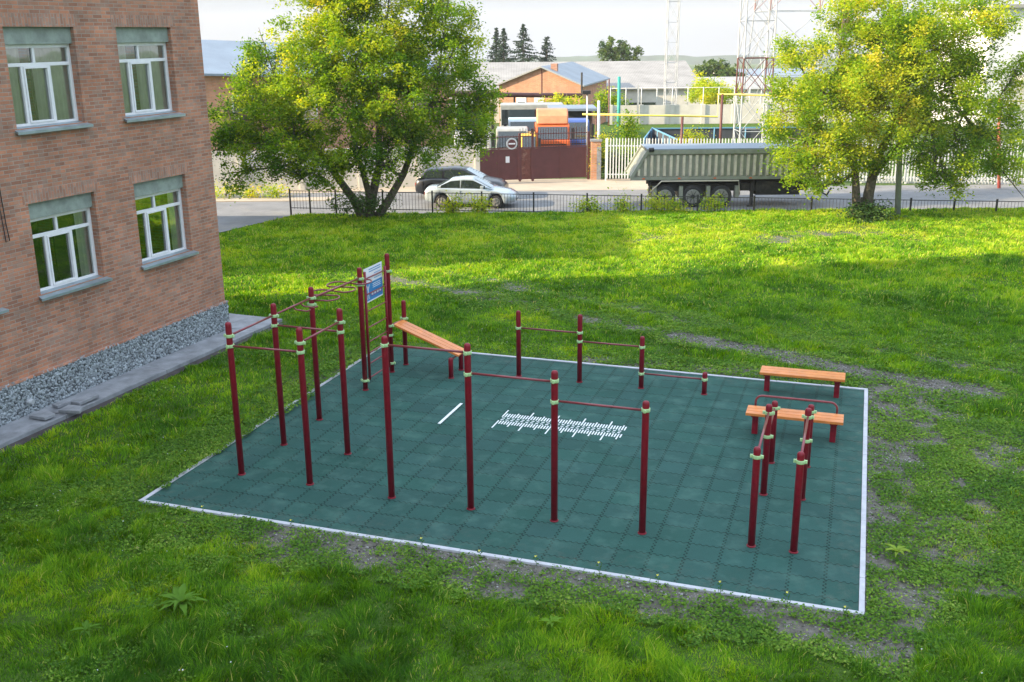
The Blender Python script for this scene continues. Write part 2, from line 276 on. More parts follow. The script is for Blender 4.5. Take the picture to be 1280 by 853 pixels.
# ---------------------------------------------------------------- mesh tools
class MB:
    def __init__(s): s.v = []; s.f = []; s.sm = []
    def add(s, vs, fs, smooth=False):
        o = len(s.v); s.v += [tuple(p) for p in vs]; s.f += [tuple(i+o for i in f) for f in fs]; s.sm += [smooth]*len(fs); return s
    def box(s, x0, x1, y0, y1, z0, z1):
        x0, x1 = min(x0, x1), max(x0, x1); y0, y1 = min(y0, y1), max(y0, y1); z0, z1 = min(z0, z1), max(z0, z1)
        return s.add([(x0, y0, z0), (x1, y0, z0), (x1, y1, z0), (x0, y1, z0), (x0, y0, z1), (x1, y0, z1), (x1, y1, z1), (x0, y1, z1)],
                     [(0, 3, 2, 1), (4, 5, 6, 7), (0, 1, 5, 4), (1, 2, 6, 5), (2, 3, 7, 6), (3, 0, 4, 7)])
    def beam(s, a, b, w, h, up=(0, 0, 1)):
        a = Vector(a); b = Vector(b); d = (b-a).normalized(); u = Vector(up)
        if abs(d.dot(u)) > .95: u = Vector((1, 0, 0))
        sd = d.cross(u).normalized(); u = sd.cross(d)
        vs = [p+sd*w/2*i+u*h/2*j for p in (a, b) for i, j in ((-1, -1), (1, -1), (1, 1), (-1, 1))]
        return s.add(vs, [(0, 3, 2, 1), (4, 5, 6, 7), (0, 1, 5, 4), (1, 2, 6, 5), (2, 3, 7, 6), (3, 0, 4, 7)])
    def tube(s, pts, r, n=10, cap=True):
        pts = [Vector(p) for p in pts]; k = len(pts); rs = r if isinstance(r, (list, tuple)) else [r]*k
        vs = []; prev = None
        for i, p in enumerate(pts):
            d = (pts[min(i+1, k-1)]-pts[max(i-1, 0)])
            d = d.normalized() if d.length > 1e-9 else Vector((0, 0, 1))
            if prev is None:
                a = Vector((0, 0, 1)) if abs(d.z) < .9 else Vector((1, 0, 0)); e = d.cross(a).normalized()
            else:
                e = prev-d*prev.dot(d); e = e.normalized() if e.length > 1e-6 else d.orthogonal().normalized()
            prev = e; g = d.cross(e)
            vs += [p+(e*math.cos(2*PI*j/n)+g*math.sin(2*PI*j/n))*rs[i] for j in range(n)]
        fs = [(i*n+j, i*n+(j+1) % n, (i+1)*n+(j+1) % n, (i+1)*n+j) for i in range(k-1) for j in range(n)]
        s.add(vs, fs, True)
        if cap:
            o = len(s.v)-len(vs); s.f += [tuple(o+j for j in reversed(range(n))), tuple(o+(k-1)*n+j for j in range(n))]; s.sm += [False, False]
        return s
    def quad(s, *p): return s.add(p, [tuple(range(len(p)))])
    def prism(s, poly, fn, a, b):       # fn(u,v,w)->xyz
        n = len(poly); vs = [fn(u, v, a) for u, v in poly]+[fn(u, v, b) for u, v in poly]
        return s.add(vs, [tuple(range(n)), tuple(reversed(range(n, 2*n)))]+[(i, i+n, (i+1) % n+n, (i+1) % n) for i in range(n)])
    def build(s, name, m, parent=None, bevel=0, loc=None, fix=True):
        me = bpy.data.meshes.new(name); me.from_pydata([tuple(v) for v in s.v], [], s.f)
        me.polygons.foreach_set('use_smooth', s.sm); me.materials.append(MT[m] if isinstance(m, str) else m)
        me.update()
        if fix:
            import bmesh
            bm = bmesh.new(); bm.from_mesh(me); bmesh.ops.recalc_face_normals(bm, faces=bm.faces); bm.to_mesh(me); bm.free()
        o = bpy.data.objects.new(name, me); COL.objects.link(o)
        if parent: o.parent = parent
        if loc is not None: o.location = loc
        if bevel:
            bv = o.modifiers.new('b', 'BEVEL'); bv.width = bevel; bv.segments = 2; bv.limit_method = 'ANGLE'
        return o
def tag(o, label=None, cat=None, group=None, kind=None):
    if label: o['label'] = label
    if cat: o['category'] = cat
    if group: o['group'] = group
    if kind: o['kind'] = kind
    return o
def empty(name, loc=(0, 0, 0), rz=0, label=None, cat=None, group=None):
    o = bpy.data.objects.new(name, None); COL.objects.link(o); o.location = loc; o.rotation_euler = (0, 0, rz); o.empty_display_size = .3
    return tag(o, label, cat, group)
def npmesh(name, V, quads=None, tris=None, m=None, tint=None, parent=None, smooth=False):
    me = bpy.data.meshes.new(name)
    nq = 0 if quads is None else len(quads); nt_ = 0 if tris is None else len(tris)
    me.vertices.add(len(V)); me.vertices.foreach_set('co', np.asarray(V, np.float32).ravel())
    idx = []; 
    if nq: idx.append(np.asarray(quads).ravel())
    if nt_: idx.append(np.asarray(tris).ravel())
    idx = np.concatenate(idx).astype(np.int32); me.loops.add(len(idx)); me.loops.foreach_set('vertex_index', idx)
    me.polygons.add(nq+nt_); st = np.concatenate([np.arange(nq)*4, nq*4+np.arange(nt_)*3]).astype(np.int32)
    me.polygons.foreach_set('loop_start', st)
    me.update(calc_edges=True)
    if tint is not None:
        a = me.attributes.new('tint', 'FLOAT', 'POINT'); a.data.foreach_set('value', np.asarray(tint, np.float32))
    if smooth: me.polygons.foreach_set('use_smooth', [True]*(nq+nt_))
    me.materials.append(MT[m] if isinstance(m, str) else m)
    o = bpy.data.objects.new(name, me); COL.objects.link(o)
    if parent: o.parent = parent
    return o
PADROOT = P(0, 0, 0)
def pad_empty(name, x, y, label, cat, group=None):
    return empty(name, P(x, y), YAW, label, cat, group)

# ---------------------------------------------------------------- ground
PW, PD = 11.55, 9.5            # pad size
def seg_dist(x, y, pts):
    d = np.full(np.shape(x), 1e9)
    for (x0, y0), (x1, y1) in zip(pts[:-1], pts[1:]):
        t = np.clip(((x-x0)*(x1-x0)+(y-y0)*(y1-y0))/((x1-x0)**2+(y1-y0)**2), 0, 1)
        d = np.minimum(d, np.hypot(x-x0-t*(x1-x0), y-y0-t*(y1-y0)))
    return d
def bare_mask(X, Y):
    """0 grass .. 1 soil, world coords"""
    x, y = to_pad(X, Y)
    n = fbm(X, Y, 1.3, 3)-.5; n2 = fbm(X, Y, .4, 9)-.5
    b = np.zeros(np.shape(X))
    # strip in front of pad
    fr = 1-np.clip((-.1-y)/(1.35+1.0*n), 0, 1)
    m = np.where((x > -10.6) & (x < .6) & (y < 0), 1.0*fr*np.clip((x+10.6)/2.2, 0, 1), 0); b = np.maximum(b, m)
    # right strip, widening
    wid = 1.2+np.clip((y-1)/3, 0, 1)*1.3
    m = np.where((x > 0) & (y > -.9) & (y < 10.5), .80*(1-np.clip((x-.1)/wid, 0, 1)**1.5)*np.clip((y+.9)/1.2, 0, 1), 0); b = np.maximum(b, m)
    m = np.where((x > 1.2) & (x < 5) & (y > 1.0) & (y < 8), .40, 0); b = np.maximum(b, m)
    # behind pad thin
    m = np.where((x > -6.5) & (x < 0) & (y > 9.4) & (y < 10.6), .55*(1-np.abs(y-9.9)/.8), 0); b = np.maximum(b, m)
    m = np.where((x > -12.6) & (x < -11.4) & (y > 0) & (y < 9), .2, 0); b = np.maximum(b, m)
    # trodden path
    d = seg_dist(x, y, [(-4.6, 12.35), (-3.2, 11.95), (-1.9, 11.5), (-.4, 10.8), (1.1, 10.35), (2.2, 10.1)])
    b = np.maximum(b, 1.45*np.exp(-(d/.42)**2))
    d = seg_dist(x, y, [(-15, 16.9), (-10, 14.6), (-6, 12.9), (-3.7, 12), (-1.9, 11.5)]); b = np.maximum(b, .46*np.exp(-(d/.45)**2))
    d = seg_dist(x, y, [(-14, 18.3), (-9, 16), (-4, 13.8), (1, 12.3), (6, 11.2)]); b = np.maximum(b, .42*np.exp(-(d/.4)**2))
    d = seg_dist(X, Y, [(6, 39.5), (9, 39.3), (14, 40)]); b = np.maximum(b, .22*np.exp(-(d/1.6)**2))
    return np.clip(b+n*.75*(b > .02)+n2*.5*(b > .02)+np.where(b <= .02, np.clip(n-.3, 0, 1)*1.0, 0), 0, 1)
xs = np.concatenate([[-2850, -1200, -500, -200, -100, -60, -40], np.arange(-30, 30.01, .2), [40, 60, 100, 200, 500, 1200, 2850]])
ys = np.concatenate([[-280, -60, -20, 0], np.arange(5, 46.01, .2), [46.4, 47, 47.6, 50, 54, 58, 66, 80, 100, 140, 200, 400, 800, 1600, 2600]])
GX, GY = np.meshgrid(xs, ys); 
lumps = np.where((GY > 27) & (GY < 46) & (np.abs(GX) < 30), (fbm(GX, GY, 4, 20)-.5)*.22*np.clip((GY-27)/4, 0, 1)*np.clip((46-GY)/2, 0, 1), 0)
GZ = Zt(GY)+lumps
def ground_z(X, Y): return Zt(Y)+np.where((Y > 27) & (Y < 46), (fbm(X, Y, 4, 20)-.5)*.22*np.clip((Y-27)/4, 0, 1)*np.clip((46-Y)/2, 0, 1), 0)
V = np.stack([GX, GY, GZ], -1).reshape(-1, 3); nx, ny = len(xs), len(ys)
ii, jj = np.meshgrid(np.arange(nx-1), np.arange(ny-1)); k = (jj*nx+ii).ravel()
gr = npmesh('ground', V, np.stack([k, k+1, k+1+nx, k+nx], -1), m='ground', smooth=True)
a = gr.data.attributes.new('bare', 'FLOAT', 'POINT'); bm_ = bare_mask(GX, GY); bm_ = np.where(GY > 47, .25, bm_); a.data.foreach_set('value', bm_.ravel().astype(np.float32))
tag(gr, kind='structure')

def sheet(name, pts_fn, m, off, xr, yr, nx=40, ny=24):
    """strip from x bounds functions of Y"""
    mb = MB(); ysn = sorted(set(list(np.linspace(yr[0], yr[1], ny))+[v for v, _ in ZY if yr[0] < v < yr[1]]))
    vs = []; 
    for y in ysn:
        x0, x1 = pts_fn(y)
        for i in range(nx+1): vs.append((x0+(x1-x0)*i/nx, y, float(Zt(y))+off))
    n = nx+1
    mb.add(vs, [(j*n+i, j*n+i+1, (j+1)*n+i+1, (j+1)*n+i) for j in range(len(ysn)-1) for i in range(nx)])
    return tag(mb.build(name, m, fix=False), kind='structure')
sheet('street', lambda y: (-70, 70), 'asphalt', .012, None, (47.6, 56))
sheet('side_road', lambda y: (-60, -11.9+(y-41.6)*.46), 'asphalt', .016, None, (41.0, 47.6))
sheet('dusty_verge', lambda y: (-70, 8.2), 'dust', .02, None, (55.2, 60.2))
mb = MB(); mb.box(-70, -9.2, 52.3, 53.4, -.66, -.58); tag(mb.build('verge_strip', 'dust'), kind='structure')

# far hills
mb = MB(); n = 160; vs = []
for i in range(n+1):
    t = i/n; X = -1100+2200*t; pyt = 70+3*math.sin(t*9)+2*math.sin(t*31+1)+1.2*math.sin(t*83)
    top = at(640, 73, 1500).z+2.0*math.sin(t*9+2)+1.2*math.sin(t*37)+.8*math.sin(t*160)+random.uniform(-.8, .8)
    vs += [(X, 1400, -60), (X, 1500, top), (X, 2600, -60)]
mb.add(vs, [(i*3+k, i*3+3+k, i*3+4+k, i*3+1+k) for i in range(n) for k in (0, 1)], True)
tag(mb.build('hills', 'hill'), kind='structure')

# ---------------------------------------------------------------- pad, kerb, markings
root_loc = PADROOT
def pad_obj(mb, name, m, kind=None, bevel=0, parent=None):
    o = mb.build(name, m, parent, bevel=bevel)
    if not parent: o.location = root_loc; o.rotation_euler = (0, 0, YAW)
    if kind: tag(o, kind=kind)
    return o
mb = MB(); mb.box(-PW+.08, -.08, .08, PD-.08, -.1, .02); court = pad_obj(mb, 'sports_court_surface', 'pad', 'structure')
mb = MB()
for i in range(12):                      # kerb stones about a metre long
    x0 = -PW+i*PW/12; x1 = x0+PW/12-.006
    mb.box(x0, x1, 0, .078, -.1, .035+random.uniform(-.003, .004)); mb.box(x0, x1, PD-.078, PD, -.1, .035+random.uniform(-.003, .004))
for i in range(10):
    y0 = .079+i*(PD-.158)/10; y1 = y0+(PD-.158)/10-.006
    mb.box(-.078, 0, y0, y1, -.1, .035+random.uniform(-.003, .004)); mb.box(-PW, -PW+.078, y0, y1, -.1, .033)
pad_obj(mb, 'kerb', 'kerb', 'structure', bevel=.008)
mb = MB(); mb.box(-8.13, -8.07, 4.83, 6.06, .02, .024); pad_obj(mb, 'painted_start_line', 'linepaint', 'structure')
# long-jump scale
mb = MB(); nt_ = 46
for i in range(nt_+1):
    x = -7.02+i*2.52/nt_; long_ = i % 10 == 0; mid = i % 5 == 0
    for sgn in (1, -1):
        a = .11; b_ = .5 if long_ else (.36 if mid else .3)
        if sgn < 0: b_ = .52 if long_ else (.38 if mid else .28)
        y0 = 5.46+sgn*a; y1 = 5.46+sgn*b_
        mb.box(x-.013, x+.013, y0, y1, .02, .024)
for i in range(24):
    x = -6.97+i*2.5/24
    for dy in (-.045, .045):
        mb.box(x-.03, x+.028, 5.46+dy-.016, 5.46+dy+.016, .02, .024)
mb.box(-7.1, -6.98, 4.93, 5.02, .02, .024) if False else None
pad_obj(mb, 'painted_jump_scale', 'linepaint', 'structure')

# ---------------------------------------------------------------- workout equipment
def post(h, r=.054):
    mb = MB(); prof = [(r, 0), (r, h-.05), (r*.93, h-.025), (r*.72, h-.008), (r*.35, h)]
    mb.tube([(0, 0, z) for _, z in prof], [a for a, _ in prof], 16); return mb
def put_post(root, x, y, h, clamps=()):
    o = post(h).build('post', 'maroon', root, loc=(x, y, .0))
    mbf = MB(); mbf.tube([(0, 0, .021), (0, 0, .035), (0, 0, .042)], [.07, .07, .056], 16); mbf.build('base_collar', 'maroon', o)
    for z, ang in clamps:
        c = MB(); c.tube([(0, 0, -.027), (0, 0, .027)], .068, 16); ca, sa = math.cos(ang), math.sin(ang)
        for s in (1, -1):
            c.beam((s*-sa*.062, s*ca*.062, 0), (s*-sa*.098, s*ca*.098, 0), .035, .05)
            c.tube([(s*-sa*.085-ca*.03, s*ca*.085-sa*.03, 0), (s*-sa*.085+ca*.03, s*ca*.085+sa*.03, 0)], .011, 6)
        c.build('clamp', 'clamp', o, bevel=.003, loc=(0, 0, z))
    return o
def bar(root, a, b, r=.019, name='bar', m='maroon_bar'):
    a = Vector(a); b = Vector(b); d = (b-a).normalized()*.06
    return MB().tube([a+d, b-d], r, 10).build(name, m, root)

X0, X1 = -10.5, -9.13
mk = pad_empty('monkey_bar_frame', X0, 4.3, 'tall maroon workout frame with serpentine bar, ladder, blue board and sloping bench', 'monkey bars')
def m_(x, y, z=0): return (x-X0, y-4.3, z)
hz = PI/2
for x, y, h, cl in [(X0, 1.5, 2.82, [(2.58, hz), (2.40, 0)]), (X1, 1.49, 2.84, [(2.58, hz), (2.42, 0)]), (X0, 2.94, 2.79, [(2.56, hz), (2.38, 0)]),
                    (X1, 2.9, 2.81, [(2.56, hz), (2.38, 0)]), (X0, 4.32, 2.78, [(2.56, hz), (2.43, hz)]), (X0+.08, 6.24, 2.76, [(2.52, hz), (2.39, hz), (.24, hz)]),
                    (X0+.1, 7.56, 2.80, [(2.40, hz), (1.13, hz), (.91, 0), (.24, hz)]), (X0+.18, 8.16, 1.58, [(1.15, hz)])]:
    put_post(mk, x-X0, y-4.3, h, cl)
bar(mk, m_(X0, 1.5, 2.58), m_(X0, 2.94, 2.57)); bar(mk, m_(X0, 2.94, 2.57), m_(X0, 4.32, 2.56)); bar(mk, m_(X0, 4.32, 2.55), m_(X0+.08, 6.24, 2.53), .022)
bar(mk, m_(X0, 1.5, 2.40), m_(X1, 1.49, 2.42)); bar(mk, m_(X0, 2.94, 2.38), m_(X1, 2.9, 2.38)); bar(mk, m_(X1, 1.49, 2.58), m_(X1, 2.9, 2.57))
bar(mk, m_(X0+.1, 7.56, 1.13), m_(X0+.18, 8.16, 1.13))
# serpentine bar: rounded U turns swinging to both sides of the main bar
pts = []; ya = 4.62; pitch = .36; amp = .23; nt_ = 5
for i in range(nt_):
    s = 1 if i % 2 == 0 else -1; yb = ya+i*pitch
    for k in range(-9, 10):
        a = k/9*PI/2*1.15
        pts.append(m_(X0+.02+s*(amp+math.cos(a)*pitch*.45), yb+math.sin(a)*pitch*.62, 2.5))
pts = [m_(X0, 4.34, 2.5)]+pts+[m_(X0+.06, 6.2, 2.5)]
MB().tube(pts, .016, 8).build('serpentine_bar', 'maroon_bar', mk)
for yy in (3.62, 3.9):
    MB().tube([m_(X0+.0, yy, 2.55), m_(X0+.07, yy, 2.5), m_(X0+.3, yy+.0, 2.49), m_(X0+.36, yy+.02, 2.52)], .015, 8).build('hand_hold', 'maroon_bar', mk)
# ladder with info board
ld = MB().tube([m_(X0+.1, 6.43, .2), m_(X0+.1, 6.43, 2.62)], .03, 10).build('ladder_rail', 'maroon', mk)
MB().tube([m_(X0+.12, 7.38, .2), m_(X0+.12, 7.38, 2.55)], .03, 10).build('ladder_rail', 'maroon', mk)
for z in (.24, .56, .8, 1.05, 1.37, 1.74, 2.11, 2.46):
    MB().tube([m_(X0+.1, 6.45, z), m_(X0+.12, 7.36, z)], .015, 8).build('rung', 'maroon_bar', mk)
for z in (.24, 2.39):
    MB().tube([m_(X0+.08, 6.29, z), m_(X0+.1, 6.42, z)], .014, 6).build('bracket', 'maroon_bar', mk)
    MB().tube([m_(X0+.12, 7.39, z), m_(X0+.1, 7.52, z)], .014, 6).build('bracket', 'maroon_bar', mk)
xb = X0+.065
bd = MB(); bx = m_(xb, 0)[0]; bd.box(bx-.008, bx, m_(0, 6.47)[1], m_(0, 7.35)[1], 1.9, 2.66); bd = bd.build('info_board', 'paper', mk)
def bq(y0, y1, z0, z1, m, nm, k=1): MB().box(bx+.0005*k, bx+.0005*k+.002, m_(0, y0)[1], m_(0, y1)[1], z0, z1).build(nm, m, bd)
bq(6.49, 7.33, 1.93, 2.32, 'panelblue', 'blue_field')
for z in (2.60, 2.55): bq(6.7, 7.28, z, z+.018, 'panelblue', 'text_line')
for z in (2.48, 2.42, 2.37): bq(6.95, 7.28, z, z+.014, 'panelblue', 'text_line')
bq(6.75, 7.3, 2.0, 2.10, 'panelpurple', 'purple_band', 6)
for i in range(4): bq(6.78+i*.13, 6.86+i*.13, 2.03, 2.08, 'paper', 'text_line', 12)
for z in (2.26, 2.22, 2.18): bq(6.85, 7.25, z, z+.012, 'paper', 'text_line', 6)
fg = MB()
for a, b, w in [((6.62, 2.08), (6.62, 2.2), .035), ((6.6, 2.19), (6.55, 2.29), .02), ((6.64, 2.19), (6.69, 2.29), .02), ((6.61, 2.09), (6.58, 1.97), .022), ((6.63, 2.09), (6.67, 1.97), .022)]:
    fg.beam((bx+.0055, m_(0, a[0])[1], a[1]), (bx+.0055, m_(0, b[0])[1], b[1]), .003, w, up=(0, 1, 0))
fg.beam((bx+.0055, m_(0, 6.605)[1], 2.235), (bx+.0055, m_(0, 6.635)[1], 2.235), .003, .035)
fg.build('figure_symbol', 'paper', bd)
# sloping bench
sb = MB()
for i in range(3):
    y0 = 7.64+i*.16; y1 = y0+.15
    p = [m_(-10.36, y0, 1.1), m_(-10.36, y1, 1.1), m_(-8.78, y1, .50), m_(-8.78, y0, .50)]
    q = [(a[0]+.015, a[1], a[2]+.045) for a in p]
    sb.add(p+q, [(3, 2, 1, 0), (4, 5, 6, 7), (0, 1, 5, 4), (1, 2, 6, 5), (2, 3, 7, 6), (3, 0, 4, 7)])
sb.build('bench_board', 'wood', mk, bevel=.006)
for y in (7.55, 8.17): put_post(mk, -8.93-X0, y-4.3, .5)
bar(mk, m_(-8.93, 7.5, .44), m_(-8.93, 8.22, .44), .02)

hb = pad_empty('high_pull_up_bars', -6.14, 1.43, 'three stepped pull-up bars on four tall maroon posts along the near edge of the court', 'pull-up bars')
hx = [-7.55, -6.13, -4.71, -3.29]
for x, h, cl in zip(hx, (2.85, 2.85, 2.54, 2.2), ([(2.70, 0)], [(2.70, 0), (2.35, 0)], [(2.38, 0), (2.04, 0)], [(2.06, 0)])): put_post(hb, x+6.14, 0, h, cl)
for i, z in enumerate((2.70, 2.36, 2.05)): bar(hb, (hx[i]+6.14, 0, z), (hx[i+1]+6.14, 0, z))
lb = pad_empty('low_pull_up_bars', -6.1, 8.13, 'four maroon posts with three stepped low bars at the far court edge', 'pull-up bars')
for x, h, cl in zip((-7.51, -6.09, -4.70, -3.33), (1.56, 1.58, 1.2, .52), ([(1.16, 0)], [(1.17, 0), (.97, 0)], [(.96, 0), (.36, 0)], [(.36, 0)])): put_post(lb, x+6.1, 0, h, cl)
for i, z in enumerate((1.16, .965, .36)):
    xx = (-7.51, -6.09, -4.70, -3.33); bar(lb, (xx[i]+6.1, 0, z), (xx[i+1]+6.1, 0, z))
pb = pad_empty('parallel_bars', -1.33, 3.2, 'maroon parallel bars on six posts, high in front and lower behind, before the wooden benches', 'parallel bars')
for x in (-1.64, -1.02):
    for y, h, cl in ((1.52, 1.63, [(1.48, hz)]), (3.42, 1.63, [(1.48, hz), (1.07, hz)]), (4.82, 1.2, [(1.07, hz)])): put_post(pb, x+1.33, y-3.2, h, cl)
    bar(pb, (x+1.33, 1.52-3.2, 1.49), (x+1.33, 3.42-3.2, 1.49), .021); bar(pb, (x+1.33, 3.42-3.2, 1.07), (x+1.33, 4.82-3.2, 1.07), .021)

def bench(name, x0, x1, y0, y1, z, label, rail=False):
    cx, cy = (x0+x1)/2, (y0+y1)/2
    r = pad_empty(name, cx, cy, label, 'bench', 'wooden workout benches')
    w = (y1-y0-.02)/3; s = MB()
    for i in range(3): s.box(x0-cx, x1-cx, y0-cy+i*(w+.01), y0-cy+i*(w+.01)+w, z-.055, z)
    s.build('seat', 'wood', r, bevel=.006)
    for sx in (-1, 1):
        lx = sx*.72
        l = MB(); l.box(lx-.055, lx+.055, -.055, .055, .0, z-.095); l.build('leg', 'maroon', r, bevel=.008)
        l = MB(); l.box(lx-.07, lx+.07, y0-cy+.04, y1-cy-.04, z-.094, z-.056); l.build('seat_bracket', 'maroon', r)
    if rail:
        ry = y1-cy+.10; pts = [(-.76, ry, .02)]; zr = .68; rad = .13
        for k in range(7): a = k/6*PI/2; pts.append((-.76+rad-rad*math.cos(a), ry, zr-rad+rad*math.sin(a)))
        for k in range(7): a = PI/2-k/6*PI/2; pts.append((.76-rad+rad*math.cos(a), ry, zr-rad+rad*math.sin(a)))
        pts.append((.76, ry, .02)); MB().tube(pts, .021, 10).build('foot_rail', 'maroon_bar', r)
    return r
bench('wooden_bench', -2.23, -.49, 8.53, 9.02, .50, 'slatted wooden bench on two maroon legs at the far right edge of the court')
bench('wooden_bench', -2.24, -.46, 5.96, 6.42, .50, 'slatted wooden bench with curved maroon rail behind it, next to the parallel bars', True)

# ---------------------------------------------------------------- school building (local: y along wall, x outward)
cornerW = P(-16.01, 9.41); aW = P(-16.35, 2.23); du = (cornerW-aW).normalized(); ang = math.atan2(du.y, du.x)-PI/2
school = empty('school_building', cornerW, ang, 'brick school building with white framed windows and rough stone plinth left of the court', 'building')
HB = 11.2; YB = -24; XB = -6.5
WIN = [(-8.8, -7.0, 2.4, 4.28), (-5.95, -4.13, 2.4, 4.28), (-2.9, -1.1, 2.4, 4.28), (-8.8, -7.0, 5.75, 7.68), (-5.95, -4.13, 5.75, 7.68), (-2.9, -1.1, 5.75, 7.68),
       (-11.7, -9.9, 2.4, 4.28), (-11.7, -9.9, 5.75, 7.68)]
ub = sorted({YB, 0}|{w[0] for w in WIN}|{w[1] for w in WIN}); zb = [.84, 2.4, 4.28, 5.75, 7.68, HB]
wl = MB()
for a, b in zip(ub[:-1], ub[1:]):
    for c, d in zip(zb[:-1], zb[1:]):
        if any(abs(w[0]-a) < 1e-6 and abs(w[2]-c) < 1e-6 for w in WIN): continue
        wl.box(-.45, 0, a, b, c, d)
wl.box(XB, -.4501, -.45, -.0, .84, HB)
wl.box(XB-.3, XB, YB, -.0, 0, HB); wl.box(XB+.001, -.451, YB, YB+.3, .84, HB); wl.build('wall', 'brick', school)
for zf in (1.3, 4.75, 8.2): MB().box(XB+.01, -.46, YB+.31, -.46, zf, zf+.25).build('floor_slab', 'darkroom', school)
MB().box(XB, .1, YB-.1, .1, HB+.001, HB+.25).build('roof', 'roofgrey', school)
MB().box(XB, -.02, YB, -.02, 0, .84).build('plinth_core', 'mortar', school)
pl = MB(); pl.box(-.4, .045, YB, .045, 0, .80); plo = pl.build('plinth', 'mortar', school)
# plinth stones
ns = 11000; base = []
import bmesh
bmi = bmesh.new(); bmesh.ops.create_icosphere(bmi, subdivisions=1, radius=1); IV = np.array([v.co[:] for v in bmi.verts]); IF = np.array([[v.index for v in f.verts] for f in bmi.faces]); bmi.free()
sy = rng.uniform(-12, .03, ns); sz = rng.uniform(.0, .82, ns); sr = rng.uniform(.014, .040, ns)*rng.uniform(.8, 1.2, ns)
J = IV[None]*(1+rng.uniform(-.45, .40, (ns, len(IV), 1)))*sr[:, None, None]*np.stack([rng.uniform(.5, .8, ns), rng.uniform(.7, 1.7, ns), rng.uniform(.6, 1.1, ns)], -1)[:, None]
th = rng.uniform(0, PI, ns); c_, s_ = np.cos(th)[:, None], np.sin(th)[:, None]
J = np.stack([J[..., 0], J[..., 1]*c_-J[..., 2]*s_, J[..., 1]*s_+J[..., 2]*c_], -1)
J += np.stack([np.full(ns, .045)+rng.uniform(-.01, .012, ns), sy, sz], -1)[:, None]
m, nt, b = newmat('stone_pebbles'); at_ = N(nt, 'ShaderNodeAttribute', attribute_name='tint'); cr = N(nt, 'ShaderNodeValToRGB'); L(nt, at_.outputs['Fac'], cr.inputs[0])
cr.color_ramp.elements[0].color = (.16, .18, .19, 1); cr.color_ramp.elements[1].color = (.38, .42, .45, 1); L(nt, cr.outputs[0], b.inputs['Base Color']); b.inputs['Roughness'].default_value = .8
npmesh('stone_facing', J.reshape(-1, 3), tris=(IF[None]+np.arange(ns)[:, None, None]*len(IV)).reshape(-1, 3), m=m, tint=np.repeat(rng.random(ns)**.9, len(IV)), parent=school)
MB().box(-.3, .062, YB, .062, .80, .838).build('plinth_cap', 'brick', school)

for wi, (a, b, c, d) in enumerate(WIN):
    w = MB(); xf = -.17; t = .075; lz = d-.33         # frame plane
    def fr(y0, y1, z0, z1, dx=0, th=.07): w.box(xf-.07+dx, xf+dx, y0, y1, z0, z1)
    W = b-a; tz = c+(lz-c)*.755
    fr(a, a+t, c+.0, lz); fr(b-t, b, c, lz); fr(a+t, b-t, c, c+t); fr(a+t, b-t, lz-t, lz); fr(a+t, b-t, tz-.035, tz+.035)
    um = a+W*.46; fr(um-.03, um+.03, tz+.035, lz-t)
    m1, m2 = a+W*.27, a+W*.66
    fr(m1-.03, m1+.03, c+t, tz-.035); fr(m2-.03, m2+.03, c+t, tz-.035)
    wo = w.build('window', 'white', school, bevel=.006)
    g = MB()
    e = .04
    g.box(m1+.03, m2-.03, 0, 0, 0, 0) if False else None
    cs = MB()                                            # opening casement, proud of the frame
    for y0, y1, z0, z1 in ((m1+.031, m1+.031+e, c+t+.001, tz-.036), (m2-.031-e, m2-.031, c+t+.001, tz-.036), (m1+.031+e, m2-.031-e, c+t+.001, c+t+e), (m1+.031+e, m2-.031-e, tz-.036-e, tz-.036)):
        cs.box(xf-.05, xf+.018, y0, y1, z0, z1)
    cs.build('casement', 'white', wo, bevel=.004)
    for y0, y1, z0, z1 in ((a+t, um-.03, tz+.035, lz-t), (um+.03, b-t, tz+.035, lz-t), (a+t, m1-.03, c+t, tz-.035), (m1+.03+e, m2-.03-e, c+t+e, tz-.036-e), (m2+.03, b-t, c+t, tz-.035)):
        MB().quad((xf-.04, y0, z0), (xf-.04, y1, z0), (xf-.04, y1, z1), (xf-.04, y0, z1)).build('pane', 'glass', wo, fix=False)
    s = MB(); s.add([(xf+.005, a, c+.03), (xf+.005, b, c+.03), (.12, b+.1, c-.045), (.12, a-.1, c-.045), (xf+.005, a, c+.01), (xf+.005, b, c+.01), (.12, b+.1, c-.10), (.12, a-.1, c-.10)],
                    [(0, 1, 2, 3), (7, 6, 5, 4), (3, 2, 6, 7), (0, 3, 7, 4), (1, 5, 6, 2), (0, 4, 5, 1)])
    s.build('window_sill', 'sill', wo)
    MB().box(-.35, -.09, a, b, lz+.001, d).build('lintel_panel', 'lintel', wo)
    MB().box(-.2, .004, a-.12, b+.12, d+.0, d+.25).build('brick_lintel', 'brick_v', wo)
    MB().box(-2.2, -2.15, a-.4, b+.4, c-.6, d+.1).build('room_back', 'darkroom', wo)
    cu = MB(); fold = []
    upper = c > 5
    segs = [(a+.02, a+W*(.30 if upper else .12)), (b-W*(.52 if upper else .22), b-.02)]
    for y0, y1 in segs:
        n = max(6, int((y1-y0)/.035)); vs = []
        for i in range(n+1): yy = y0+(y1-y0)*i/n; xx = xf-.11+.025*math.sin(i*1.9+wi); vs += [(xx, yy, c), (xx, yy, lz)]
        cu.add(vs, [(2*i, 2*i+2, 2*i+3, 2*i+1) for i in range(n)], True)
    cu.build('curtain', 'curtain', wo, fix=False)
